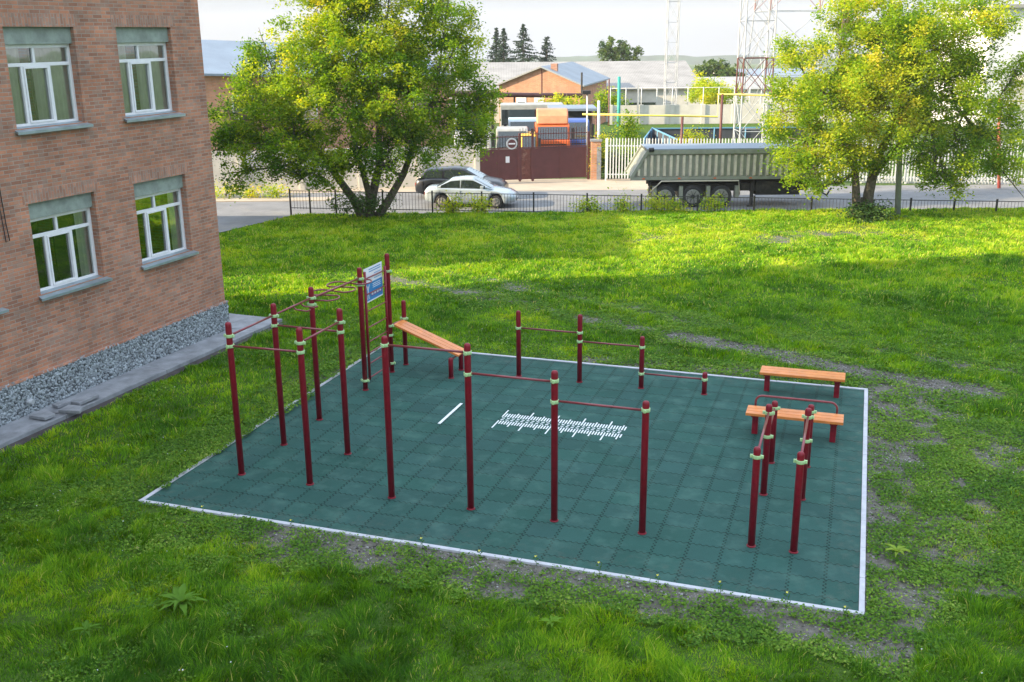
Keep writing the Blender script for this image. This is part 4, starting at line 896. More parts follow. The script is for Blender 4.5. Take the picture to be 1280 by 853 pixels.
# brick gable house
Yg = 103; g0, g1, gc = at(622, 110, Yg).x, at(727, 110, Yg).x, at(677, 100, Yg).x
gh_ = empty('brick_gable_house', (gc, Yg, float(Zt(Yg))-.3), R_(-14), 'orange brick gable house with two white topped windows behind the yard trucks', 'building'); zo = float(Zt(Yg))-.3
za = at(677, 85, Yg).z-zo; ze_ = at(725, 106, Yg).z-zo; xa, xb_ = g0-gc, g1-gc
w = MB(); w.prism([(xa, 0), (xb_, 0), (xb_, ze_), (0, za), (xa, ze_)], lambda u, v, q: (u, q, v), 0, 16); w.build('wall', 'brick_o', gh_)
for sx, xe in ((1, xb_+.35), (-1, xa-.35)):
    ro = MB(); ze2 = ze_-.35*(za-ze_)/xb_
    ro.add([(0, -.35, za+.02), (xe, -.35, ze2), (xe, 16.3, ze2), (0, 16.3, za+.02), (0, -.35, za+.16), (xe, -.35, ze2+.14), (xe, 16.3, ze2+.14), (0, 16.3, za+.16)], [(0, 1, 2, 3), (4, 7, 6, 5), (0, 4, 5, 1), (1, 5, 6, 2), (2, 6, 7, 3), (3, 7, 4, 0)])
    ro.build('roof_slope', 'roofpale' if sx > 0 else 'roofgrey', gh_)  # one grey roof; shade on the right slope is painted as a bluer tone
MB().box(-.03, .03, -.04, -.001, 1.0, za-.1).build('gable_seam', 'brownmetal', gh_)
MB().box(.7, 1.3, 1, 1.7, za-.6, za+.35).build('chimney', 'brick', gh_)
for px in (651, 674):
    x = at(px, 126, Yg).x-gc; z1 = at(px, 122, Yg).z-zo; fwn = MB().box(x-.5, x+.5, -.05, -.001, z1-1.9, z1).build('window', 'farwhite', gh_)
    MB().box(x-.36, x+.36, -.07, -.051, z1-1.8, z1-.45).build('pane', 'carglass', fwn)
# overhead insulated pipe on posts
op = empty('overhead_heating_pipe', (at(640, 119, 90).x, 90, float(Zt(90))), 0, 'dark overhead pipe on thin posts crossing in front of the brick gable', 'pipe')
L_ = at(727, 119, 90).x-at(640, 119, 90).x; zp = at(680, 120, 90).z-float(Zt(90))
MB().tube([(-6, 0, zp+.2), (0, 0, zp+.1), (L_, 0, zp-.02)], .2, 8).build('pipe', 'brownmetal', op)
for x, ex in ((0.2, .2), (L_, 1.9), (-5, .2)): MB().tube([(x, 0, -.3), (x, 0, zp+ex)], .09, 6).build('post', 'chassis', op)
# left warehouse, its ridge receding to the right
la = at(225, 48, 78); lb_ = at(566, 61, 89); dv = Vector((lb_.x-la.x, lb_.y-la.y, 0)); Ll = dv.length
lw = empty('long_brick_hall', (la.x, la.y-7, 0), math.atan2(dv.y, dv.x), 'long brick hall with blue grey metal roof behind the big left tree', 'building')
ze0 = at(270, 89, 72).z; zr0, zr1 = la.z, lb_.z
w = MB(); w.add([(0, 0, -3), (Ll, 0, -3.5), (Ll, 0, ze0-1.0), (0, 0, ze0), (0, 14, -3), (Ll, 14, -3.5), (Ll, 14, ze0-1), (0, 14, ze0), (0, 7, zr0-.1), (Ll, 7, zr1-.1)],
            [(0, 1, 2, 3), (4, 7, 6, 5), (0, 3, 8, 7, 4), (1, 5, 6, 9, 2), (3, 2, 9, 8), (7, 8, 9, 6)]); w.build('wall', 'brick_o', lw)
w = MB(); w.add([(-.3, -.5, ze0-.15), (Ll+.3, -.5, ze0-1.15), (Ll+.3, 7, zr1), (-.3, 7, zr0), (Ll+.3, 14.5, ze0-1.15), (-.3, 14.5, ze0-.15), (-.3, -.5, ze0-.0), (Ll+.3, -.5, ze0-1.0), (Ll+.3, 7, zr1+.14), (-.3, 7, zr0+.14), (Ll+.3, 14.5, ze0-1.0), (-.3, 14.5, ze0)],
            [(0, 1, 2, 3), (3, 2, 4, 5), (6, 9, 8, 7), (9, 11, 10, 8), (0, 6, 7, 1), (5, 4, 10, 11)]); w.build('roof', 'roofblue', lw)
w = MB(); w.box(0, Ll, -.12, -.001, ze0-.75, ze0-.55) if False else None
for i in range(4):
    x = 6+i*4.6; z_ = ze0-1.4-x/Ll; wo = MB().box(x-.8, x+.8, -.05, -.002, z_-1.7, z_).build('window', 'farwhite', lw); MB().box(x-.68, x+.68, -.07, -.051, z_-1.6, z_-.1).build('pane', 'carglass', lw).parent = wo
# far whitewashed wall with wire posts
Yw = 84; wa, wb_ = at(763, 140, Yw), at(1110, 140, Yw); fw_ = empty('far_concrete_wall', (wa.x, Yw, 0), 0, 'white concrete panel wall with wire posts on top behind the ice rink', 'wall')
zt1, zb1 = at(850, 131, Yw).z, at(850, 155, Yw).z; n = 9; sl = (wb_.x-wa.x)/n
for i in range(n+1):
    MB().box(i*sl-.16, i*sl+.16, -.12, .12, zb1-.8, zt1+.02).build('pillar', 'whitewash', fw_)
    if i < n: MB().box(i*sl+.161, (i+1)*sl-.161, -.04, .06, zb1-.8, zt1-.02).build('panel', 'whitewash', fw_)
for i in range(2*n+1): MB().tube([(i*sl/2, .15, zt1-.3), (i*sl/2, .15, zt1+1.35)], .035, 5).build('wire_post', 'whitemetal', fw_)
MB().tube([(0, .15, zt1+1.3), (n*sl, .15, zt1+1.3)], .02, 4).build('top_wire', 'whitemetal', fw_)
# grass bank before the far wall
mb = MB(); xa_, xb2 = at(758, 155, 70).x, at(1120, 155, 70).x
mb.add([(xa_, 62, float(Zt(62))+.03), (xb2, 62, float(Zt(62))+.03), (xb2+6, 83.8, zb1), (xa_, 83.8, zb1)], [(0, 1, 2, 3)]); bank = mb.build('grass_bank', 'ground'); tag(bank, kind='structure')
# rink boards
rk = empty('hockey_rink', (at(880, 170, 70).x, 70, float(Zt(70))), 0, 'dark netted rink boards with blue frames between white fence and far wall', 'rink')
def rk_panel(p, q, zt2, zb2):
    p = Vector(p)-Vector(rk.location); q = Vector(q)-Vector(rk.location); d = (q-p); L2 = d.length; k = max(1, round(L2/2.2))
    for i in range(k):
        a = p+d*(i/k); b = p+d*((i+1)/k); nn = Vector((-d.y, d.x, 0)).normalized()*.03
        mb = MB(); mb.add([(a.x, a.y, zb2+.55), (b.x, b.y, zb2+.55), (b.x, b.y, zt2), (a.x, a.y, zt2), (a.x+nn.x, a.y+nn.y, zb2+.55), (b.x+nn.x, b.y+nn.y, zb2+.55), (b.x+nn.x, b.y+nn.y, zt2), (a.x+nn.x, a.y+nn.y, zt2)], [(0, 1, 2, 3), (7, 6, 5, 4), (3, 2, 6, 7)]); mb.build('mesh_panel', 'rinkdark', rk)
        mb = MB(); mb.add([(a.x, a.y, zb2), (b.x, b.y, zb2), (b.x, b.y, zb2+.54), (a.x, a.y, zb2+.54), (a.x+nn.x, a.y+nn.y, zb2), (b.x+nn.x, b.y+nn.y, zb2), (b.x+nn.x, b.y+nn.y, zb2+.54), (a.x+nn.x, a.y+nn.y, zb2+.54)], [(0, 1, 2, 3), (7, 6, 5, 4), (3, 2, 6, 7)]); mb.build('board', 'paleblue', rk)
        MB().tube([(a.x, a.y-.04, zb2), (a.x, a.y-.04, zt2+.05)], .05, 5).build('frame_post', 'rinkblue', rk)
    MB().beam((p.x, p.y-.04, zt2), (q.x, q.y-.04, zt2), .08, .08).build('frame_rail', 'rinkblue', rk)
zz = float(Zt(70)); zA = at(900, 160, 76).z-zz; 
rk_panel((at(815, 160, 76).x, 76, zz), (at(1010, 160, 76).x, 76, zz), zA, zA-1.45)
rk_panel((at(806, 165, 69).x, 69, zz), (at(815, 160, 76).x, 76, zz), zA+.0, zA-1.45)
rk_panel((at(815, 165, 74).x, 74, zz), (at(845, 175, 66).x, 66, zz), at(845, 178, 66).z-zz+.2, 0)
# ---------------------------------------------------------------- gas pipe
gp = empty('gas_pipe', (at(853, 150, 62).x, 62, 0), 0, 'thin yellow overhead gas pipe on brown supports that steps up beside the lattice tower', 'pipe')
ox_ = gp.location.x
def gpt(px, py, Y=62): v = at(px, py, Y); return (v.x-ox_, 0, v.z)
MB().tube([gpt(728, 143), gpt(897, 146), gpt(897.3, 118), gpt(1290, 127)], .055, 8).build('pipe', 'yellow', gp)
for px, py in ((853, 146), (903, 117.5), (1252, 126)):
    a = gpt(px, py); MB().tube([(a[0], 0, -.75), (a[0], 0, a[2])], .08, 8).build('support_post', 'brownmetal', gp)
# ---------------------------------------------------------------- lattice towers
def tower(name, px0, px1, pyb, Y, ztop, w_top_f, bands, label, leg=.06, sec=2.4, group=None, depth=None):
    a = at(px0, pyb, Y); b = at(px1, pyb, Y); w = b.x-a.x; cx = (a.x+b.x)/2; z0 = float(Zt(Y)); root = empty(name, (cx, Y+w/2, z0), 0, label, 'tower'); H = ztop-z0
    n = int(H/sec)
    def hw(z): return w/2*(1+(w_top_f-1)*z/H)
    for i in range(n):
        za_, zb2 = H*i/n, H*(i+1)/n; ha, hb2 = hw(za_), hw(zb2); m = bands((za_+zb2)/2+z0)
        ca = [(-ha, -ha), (ha, -ha), (ha, ha), (-ha, ha)]; cb_ = [(-hb2, -hb2), (hb2, -hb2), (hb2, hb2), (-hb2, hb2)]
        mb = MB()
        for k in range(4):
            p0, p1, q0, q1 = ca[k], ca[(k+1) % 4], cb_[k], cb_[(k+1) % 4]
            mb.tube([(*p0, za_), (*q0, zb2)], leg, 5, cap=False)
            mb.tube([(*p0, za_), (*q1, zb2)], leg*.45, 4, cap=False); mb.tube([(*p1, za_), (*q0, zb2)], leg*.45, 4, cap=False); mb.tube([(*q0, zb2), (*q1, zb2)], leg*.5, 4, cap=False)
        mb.build('lattice_section', m, root)
    return root
def b1(z): return 'towerwhite' if z < 3.0 or z > 5.9 else 'brownmetal'
tower('lattice_tower', 924, 961, 185, 66, 26, .9, b1, 'nearest white lattice tower with a brown section rising behind the dump trailer', .05, 2.1)
tower('lattice_mast', 831, 845, 150, 88, 34, .95, lambda z: 'towerwhite' if z < 13 else 'polegrey', 'slim white lattice mast rising in front of the warehouse roof', .035, 1.6)
def b3(z): return 'towerwhite' if z < 2 or 6.3 < z < 11 else ('palered' if z > 10 else 'brownmetal')
tower('tapered_tower', 946, 1052, 165, 84, 40, .22, b3, 'large tapering red lattice tower partly behind the right tree', .06, 5)
# poles
def pole(name, px, pyb, pyt, Y, r, m, label, lean=0, cat='pole'):
    a = at(px, pyb, Y); b = at(px+lean, pyt, Y); z0 = min(a.z, float(ground_z(np.array(a.x), np.array(Y))))
    r_ = empty(name, (a.x, Y, z0), 0, label, cat)
    MB().tube([(0, 0, -.1), (b.x-a.x, 0, b.z-z0)], [r, r*.75], 10).build('shaft', m, r_); return r_, (b.x-a.x, 0, b.z-z0)
p_, tp = pole('street_pole', 1122, 268, 60, 44.6, .13, 'polegrey', 'grey leaning concrete pole standing by the railing right of the right tree', 8)
MB().tube([(tp[0]-.5, 0, tp[2]-.3), (tp[0]+.5, 0, tp[2]-.3)], .04, 6).build('crossarm', 'polegrey', p_)
pole('rusty_post', 1249, 258, 120, 54.6, .09, 'redmetal', 'thin reddish post before the white picket fence at the far right')
p_, tp = pole('teal_post', 774, 133, 96, 83, .16, 'teal', 'thick teal post standing above the far white wall')
pole('brown_post', 761.5, 133, 99, 83.3, .07, 'brownmetal', 'thin brown post left of the teal post above the far wall')
pole('wooden_post', 798, 133, 106, 83.3, .1, 'trailer_rib', 'weathered wooden post right of the teal post')
p_, tp = pole('yard_lamp', 734, 200, 118, 62.5, .06, 'whitemetal', 'thin yard lamp post with dark head at the right end of the maroon gate', cat='lamp post')
MB().box(tp[0]-.28, tp[0]+.2, -.15, .15, tp[2], tp[2]+.22).build('lamp_head', 'blackmetal', p_, bevel=.03)
pole('white_gate_mast', 748.5, 224, 126, 60.4, .1, 'whitemetal', 'slim white mast beside the crumbling gate pillar')
# right white building
Yh = 100; r_ = empty('white_house', (at(1310, 100, Yh).x, Yh, float(Zt(Yh))), 0, 'bright white building at the right edge behind the right tree', 'building')
zz = float(Zt(Yh)); x0 = at(1232, 100, Yh).x-r_.location.x; x1 = 62
MB().box(x0, x1, 0, 12, -.5, at(1260, 10, Yh).z-zz).build('wall', 'farwhite', r_); MB().box(x0-.4, x1, -.5, 12.4, at(1260, 10, Yh).z-zz+.001, at(1260, 10, Yh).z-zz+.3).build('roof', 'roofgrey', r_)
zl = at(1275, 95, Yh).z-zz; MB().box(at(1268, 95, Yh).x-r_.location.x, x1, -3, -.001, zl-.5, zl+.1).build('porch_roof', 'roofgrey', r_)
for i in range(3): MB().box(at(1290, 95, Yh).x-r_.location.x+i*3, at(1290, 95, Yh).x-r_.location.x+i*3+1.2, -.04, -.001, zl+1.2, zl+2.8).build('window', 'carglass', r_)

# ---------------------------------------------------------------- foliage
def rot_quads(C, S, asp, tilt=1.0, up_bias=.6, droop=0):
    """C centres (n,3), S sizes -> quad verts (n*4,3)"""
    n = len(C)
    nrm = rng.normal(size=(n, 3)); nrm[:, 2] = np.abs(nrm[:, 2])*1.0+up_bias; nrm /= np.linalg.norm(nrm, axis=1)[:, None]
    a = rng.normal(size=(n, 3)); a[:, 2] -= droop; a -= nrm*np.sum(a*nrm, 1)[:, None]; a /= np.linalg.norm(a, axis=1)[:, None]
    b = np.cross(nrm, a); S = np.asarray(S)[:, None]
    V = np.stack([C-a*S*.5, C+b*S*asp*.5+nrm*S*.06, C+a*S*.55, C-b*S*asp*.5+nrm*S*.06], 1)
    return V.reshape(-1, 3)
def tree(name, base, trunks, lobes, nclump, leaves, lsize, label, cat='tree', group=None, lmat='leaf', tintf=None, clump=(.36, .36, .24), asp=.6, limbs=True, shell=.55, droop=.5, hang=0):
    base = Vector(base); root = empty(name, base, 0, label, cat, group)
    lob = np.array([l[:6] for l in lobes]); wt = np.array([l[6] if len(l) > 6 else l[3]*l[4]*l[5] for l in lobes]); wt = wt/wt.sum()
    li = rng.choice(len(lobes), nclump, p=wt); d = rng.normal(size=(nclump, 3)); d /= np.linalg.norm(d, axis=1)[:, None]
    rad = np.where(rng.random(nclump) < shell, rng.uniform(.8, 1.08, nclump), rng.uniform(.25, .95, nclump))[:, None]
    C = lob[li, :3]+d*rad*lob[li, 3:6]
    C += (rng.random((nclump, 3))-.5)*.35
    csz = rng.uniform(.55, 1.35, nclump)
    n = (leaves*csz).astype(int); idx = np.repeat(np.arange(nclump), n); N_ = len(idx)
    g = rng.normal(size=(N_, 3))*np.array(clump)*csz[idx, None]*.62
    if hang: g[:, 2] -= np.abs(rng.normal(size=N_))*hang*.5
    Pn = C[idx]+g
    t0 = rng.random(nclump)**1.5*.42-.06; tt = t0[idx]+rng.normal(size=N_)*.09
    tt += tintf(C[idx]) if tintf else .25
    V = rot_quads(Pn, rng.uniform(.65, 1.3, N_)*lsize, asp, droop=droop)
    tr_ = MB(); ends = []
    for pts, r0_, r1_ in trunks:
        k = len(pts); tr_.tube(pts, [r0_+(r1_-r0_)*(i/(k-1)) for i in range(k)], 9); ends.append((pts, r0_, r1_))
    tr_.build('trunk', 'bark', root)
    if limbs:
        lm = MB(); allp = [(Vector(p), r0_+(r1_-r0_)*(i/(len(pts)-1))) for pts, r0_, r1_ in ends for i, p in enumerate(pts) if i >= len(pts)//2]
        for c, l in zip(lob[:, :3], lob):
            c = Vector(c); p, r = min(allp, key=lambda q: (q[0]-c).length); mid = p.lerp(c, .5)+Vector((random.uniform(-.3, .3), random.uniform(-.3, .3), -.25)); rr_ = max(.05, r*.7)
            lm.tube([p, mid, c, c+(c-mid)*.4], [rr_, rr_*.75, rr_*.45, rr_*.15], 6)
            own = C[(np.linalg.norm(C-np.array(c), axis=1) < max(l[3:6])*1.15)]
            for q in own[rng.choice(len(own), min(len(own), 16), replace=False)] if len(own) else []:
                q = Vector(q); s = mid.lerp(c, random.uniform(.2, 1)); mm = s.lerp(q, .55)+Vector((0, 0, random.uniform(-.1, .25)))
                lm.tube([s, mm, q], [rr_*.3, rr_*.2, .008], 4)
        lm.build('branches', 'bark', root)
    npmesh('crown', V, quads=np.arange(N_*4).reshape(-1, 4), m=lmat, tint=np.repeat(np.clip(tt, 0, 1), 4), parent=root)
    return root
def lobe(px, py, Y, rx, rz, ry, base, w=None):
    v = at(px, py, Y)-Vector(base); k = F/(Y*math.cos(PITCH)+HC*math.sin(PITCH)*.2); t = (v.x, v.y, v.z, rx/k, ry, rz/k)
    return t+((w,) if w else ())
# left tree (three stems)
Yt = 45.4; bt = at(458, 252, Yt); bt.z = float(ground_z(np.array(bt.x), np.array(Yt))); bt = tuple(bt)
LB = [(300, 150, 45.2, 34, 36, 1.5), (315, 190, 45, 36, 28, 1.5), (365, 175, 44, 42, 42, 1.8), (340, 105, 45.5, 46, 38, 2.0), (400, 120, 44.2, 50, 50, 2.0), (385, 55, 45.5, 52, 40, 2.0), (455, 60, 45.2, 60, 55, 2.3), (440, 0, 45.6, 52, 40, 2.0),
      (500, 110, 44.6, 50, 48, 2.0), (520, 30, 45.8, 48, 36, 1.8), (550, 80, 45.8, 45, 40, 1.9), (560, 160, 45, 42, 36, 1.7), (590, 135, 45.5, 32, 32, 1.4), (510, 180, 44.4, 42, 32, 1.6), (400, 195, 43.9, 34, 28, 1.2), (345, 215, 44.5, 22, 16, .8), (470, 140, 44.0, 45, 40, 1.6), (575, 45, 46, 28, 22, 1.2), (600, 175, 45.4, 22, 22, 1), (400, -35, 45.8, 60, 34, 2), (490, -45, 46, 60, 34, 2), (560, 5, 45.4, 34, 24, 1.4), (300, 92, 45.4, 26, 20, 1.1), (330, 55, 45.7, 24, 16, 1.0), (605, 120, 45.4, 20, 22, 1.0), (420, 212, 43.6, 30, 20, .9), (375, 225, 43.9, 24, 18, .8), (480, 205, 43.8, 34, 20, .9), (300, 215, 44.6, 24, 20, .9), (445, 185, 43.4, 40, 28, 1.1), (283, 140, 45.2, 20, 26, 1.0), (282, 178, 45, 20, 24, 1.0), (330, 150, 44.6, 34, 30, 1.4)]
lobesL = [lobe(*l, bt) for l in LB]
def tintL(c):
    u = c[:, 2]/9.5; x = c[:, 0]
    n = fbm(c[:, 0]+40, c[:, 2]+c[:, 1], 1.6, 31)
    return .02+.30*np.clip(u, 0, 1.2)+.55*(n-.45)+.10*np.exp(-((x+1.5)/3)**2)
trk = [([(-.15, 0, -.2), (-.5, 0, .7), (-1.2, .1, 1.7), (-2.0, 0, 3.0), (-2.9, .1, 4.6)], .24, .07), ([(.0, .1, -.2), (.25, .1, .9), (.6, .2, 2.2), (.7, .1, 4), (.5, 0, 6.3)], .26, .08),
       ([(.3, .0, -.2), (.9, 0, .6), (1.7, -.1, 1.9), (2.3, 0, 3.4), (3.0, .1, 5.0)], .22, .07), ([(.1, -.1, -.2), (.15, -.1, 1), (-.2, -.2, 2.6), (-.6, -.2, 4.4)], .2, .06)]
tree('maple_tree', bt, trk, lobesL, 1050, 150, .125, 'large spreading multi-stemmed tree on the left with yellowing top leaves, behind the lawn', tintf=tintL, group=None, hang=.35)
Yt = 44.2; bt2 = at(1076, 266, Yt); bt2.z = float(ground_z(np.array(bt2.x), np.array(Yt))); bt2 = tuple(bt2)
RB = [(1010, 110, 44, 42, 42, 1.8), (1000, 175, 43.8, 36, 38, 1.6), (1040, 190, 43.4, 36, 34, 1.5), (1060, 120, 43.2, 50, 50, 2.0), (1120, 80, 43.6, 55, 55, 2.2), (1050, 60, 44.5, 45, 40, 1.8), (1120, 20, 44.4, 60, 40, 2.2), (1180, 50, 44.2, 55, 50, 2.2), (1190, 120, 43.7, 50, 48, 2.0),
      (1130, 150, 43.2, 48, 36, 1.7), (1200, 180, 43.8, 42, 36, 1.7), (1245, 175, 44.2, 34, 30, 1.5), (1265, 205, 44.4, 30, 26, 1.3), (1090, 185, 43.4, 34, 28, 1.4), (1180, 225, 43.8, 22, 18, .9), (1010, 215, 43.8, 26, 18, 1.0), (1225, 10, 44.6, 34, 34, 1.8), (990, 62, 44.6, 26, 14, .9), (1055, 12, 44.8, 26, 22, 1.2), (975, 140, 44.2, 16, 26, .9), (1265, 130, 44.4, 24, 24, 1.2), (1272, 90, 44.8, 18, 26, 1.0), (1035, 230, 43.4, 16, 14, .7), (1150, 195, 43.4, 26, 22, 1.1), (1165, 215, 43.3, 16, 22, .7), (1270, 235, 44.3, 18, 12, .8)]
lobesR = [lobe(*l, bt2) for l in RB]
def tintR(c):
    n = fbm(c[:, 0]+90, c[:, 2]+c[:, 1], 1.3, 41); return .30+.10*np.clip(c[:, 2]/9, 0, 1)+.62*(n-.45)
trk2 = [([(-.15, 0, -.2), (-.25, 0, .8), (-.35, .1, 1.9), (-.9, 0, 3.4), (-1.6, 0, 5)], .22, .07), ([(.25, .05, -.2), (.3, .1, 1.0), (.5, .1, 2.4), (1.2, .1, 4.2), (1.6, 0, 6.2)], .27, .09), ([(.3, 0, 1.6), (1.2, 0, 2.9), (2.6, 0, 3.9), (4.0, .1, 4.3)], .15, .05)]
tree('maple_tree', bt2, trk2, lobesR, 900, 155, .118, 'large sunlit yellow green tree on the right with drooping leafy branches over the railing', tintf=tintR, hang=.35)
# tree at the right edge, mostly outside the picture
be = (at(1330, 200, 50).x, 50, float(Zt(50)))
tree('maple_tree', be, [([(0, 0, -.2), (0, 0, 3), (.2, 0, 6)], .2, .08)], [(-.9, 0, 8.6, 1.3, 1.2, 1.0), (0, 0, 6.8, 1.5, 1.4, 1.6), (-.8, 0, 5.0, 1.2, 1.0, 1.0), (.8, 0, 9, 2, 2, 1.8)], 150, 40, .15, 'reddish leaved branches reaching in at the right edge of the picture', tintf=lambda c: .45+0*c[:, 0])

def bush(name, px, pyb, Y, w, h, n, label, lmat='leaf', cat='bush', group=None, t=.3, ls=.14, dep=None):
    b = at(px, pyb, Y); k = F/(Y*1.0); z0 = b.z; rx = w/k/2; rz = h/k/2; ry = dep or rx*.8
    lob = []; 
    for i in range(5): lob.append((random.uniform(-.5, .5)*rx, random.uniform(-.4, .4)*ry, rz*random.uniform(.6, 1.35), rx*.58, ry*.6, rz*.62))
    lob.append((0, 0, rz*.6, rx*.9, ry, rz*.6))
    return tree(name, (b.x, Y, z0), [([(0, 0, -.1), (.05, 0, rz*.7), (0, 0, rz*1.5)], .05+.01*rz, .02)], lob, n, 40, ls, label, cat, group, lmat, lambda c: t+.5*(fbm(c[:, 0]+px, c[:, 2], .9, 50)-.45), limbs=False, clump=(.35, .35, .3))
bush('bush', 768, 222, 60.5, 46, 44, 70, 'dark green bush growing against the left end of the picket fence', 'leafdark', ls=.15)
bush('climbing_shrub', 782, 200, 63, 26, 62, 60, 'upright leafy shoots rising above the bush at the picket fence', t=.35, ls=.14)
bush('climbing_shrub', 750, 226, 60.1, 14, 66, 40, 'yellowish climbing plant covering the crumbling gate pillar', t=.5, ls=.12)
bush('bush', 708, 150, 88, 60, 42, 90, 'yellow leaved bush in front of the right end of the brick gable', t=.62, ls=.2)
bush('bush', 762, 148, 90, 44, 40, 70, 'pale green bush left of the teal post above the far wall', t=.3, ls=.2)
bush('bush', 895, 134, 92, 80, 36, 120, 'wide sunlit green bush behind the far white wall', t=.5, ls=.2)
bush('bush', 880, 134, 96, 46, 44, 70, 'taller bright green bush standing among the bushes behind the far wall', t=.42, ls=.2)
bush('tree', 893, 112, 175, 58, 40, 160, 'rounded green tree at the end of the warehouse roof', 'leafdark', 'tree', t=.45, ls=.4)
bush('tree', 912, 112, 165, 40, 34, 90, 'greyish green tree right beside the rounded tree behind the low hall', 'leafdark', 'tree', t=.55, ls=.4)
bush('tree', 776, 84, 180, 58, 42, 150, 'broad birch like tree rising above the middle of the warehouse roof', 'leafdark', 'tree', t=.55, ls=.38)
bush('bush', 858, 186, 62.6, 12, 26, 16, 'small yellow green shrub left of the pair behind the picket fence', t=.55, ls=.13)
bush('bush', 873, 186, 62.6, 12, 24, 16, 'small yellow green shrub right of the pair behind the picket fence', t=.55, ls=.13)
bush('bush', 1085, 282, 43.4, 70, 24, 90, 'dark leafy undergrowth round the foot of the right tree', 'leafdark', t=.35, ls=.14)
bush('bush', 452, 258, 45.0, 90, 10, 40, 'low weeds round the stems of the left tree', 'leafdark', t=.45, ls=.12)
for px, w, lab in ((820, 26, 'leafy weed clump under the tail of the dump trailer'), (848, 36, 'wide weed clump in front of the first trailer wheels'), (893, 30, 'weed clump in front of the third trailer wheel'), (780, 18, 'small weed clump left of the dump trailer by the railing'), (602, 20, 'weed clump below the front wheel of the sedan'), (566, 26, 'weed clump before the rear door of the sedan'), (735, 24, 'weed clump on the railing between the car and the trailer')):
    bush('weed_clump', px, 264, 46.4, w, 14, 22, lab, 'leaf', 'weeds', 'weed clumps along the railing', t=.42, ls=.11)
for px, w in ((282, 40), (312, 26), (345, 24)): bush('weed_clump', px, 243, 53.6, w, 6, 14, {282: 'low weeds at the wall foot nearest the school corner', 312: 'small weeds by the wall pillar behind the left tree', 345: 'weeds at the wall foot under the left tree crown'}[px], 'leaf', 'weeds', 'weeds along the white wall', t=.5, ls=.12)

# spruces
def spruce(px, pyt, Y, wpx, label, seed):
    rs = np.random.default_rng(seed); top = at(px, pyt, Y); z0 = float(Zt(Y)); H = top.z-z0; k = F/Y; R0 = wpx/k/2*2.5
    root = empty('spruce_tree', (top.x, Y, z0), 0, label, 'spruce tree', 'spruces behind the warehouse')
    MB().tube([(0, 0, 0), (0, 0, H*.98)], [.22, .03], 7).build('trunk', 'bark', root)
    Vs = []; T = []
    z = H*.12
    while z < H:
        f = 1-z/H; r = R0*(f**.85)*rs.uniform(.85, 1.15)+.12; nb = 10
        for j in range(nb):
            a = rs.uniform(0, 2*PI); L1 = r*rs.uniform(.6, 1.2); m = max(8, int(L1*17)); s = rs.uniform(0, 1, m)**.7*L1
            zz_ = z+rs.uniform(-.35, .35)*(.4+f); c = np.stack([np.cos(a)*s, np.sin(a)*s, zz_-s*rs.uniform(.2, .42)+(s/L1)**2*.22*L1], -1); c += rs.normal(size=c.shape)*np.array([.13, .13, .07])*(.4+.5*f+.2)
            Vs.append(c); T.append(np.full(m, rs.uniform(0, .7)))
        z += .30+.28*f
    C = np.concatenate(Vs); t = np.concatenate(T); V = rot_quads(C, rs.uniform(.22, .42, len(C)), .4, up_bias=.3)
    npmesh('crown', V, quads=np.arange(len(C)*4).reshape(-1, 4), m='needle', tint=np.repeat(t, 4), parent=root)
spruce(620.5, 36, 165, 20, 'leftmost narrow spruce, close beside its twin behind the roofs', 1)
spruce(629.5, 37, 163, 22, 'second narrow spruce, just right of the leftmost one', 2)
spruce(654, 32, 160, 34, 'tallest and widest spruce right of the twin spruces', 3)
spruce(683.5, 45, 162, 24, 'smallest spruce, separate from the others on the right', 4)

# trees to the right outside the frame (seen in the window reflections)
for i, (x, y, lab) in enumerate(()):
    tree('lime_tree', (x, y, 0), [([(0, 0, -.2), (0, .1, 3), (.2, 0, 6)], .25, .1)], [(0, 0, 6, 3.5, 3.5, 3), (1.5, 1, 8, 2.5, 2.5, 2.5), (-1.5, -1, 7.5, 2.5, 2.5, 2.2)], 300, 30, .3, lab, tintf=lambda c: .3+0*c[:, 0])

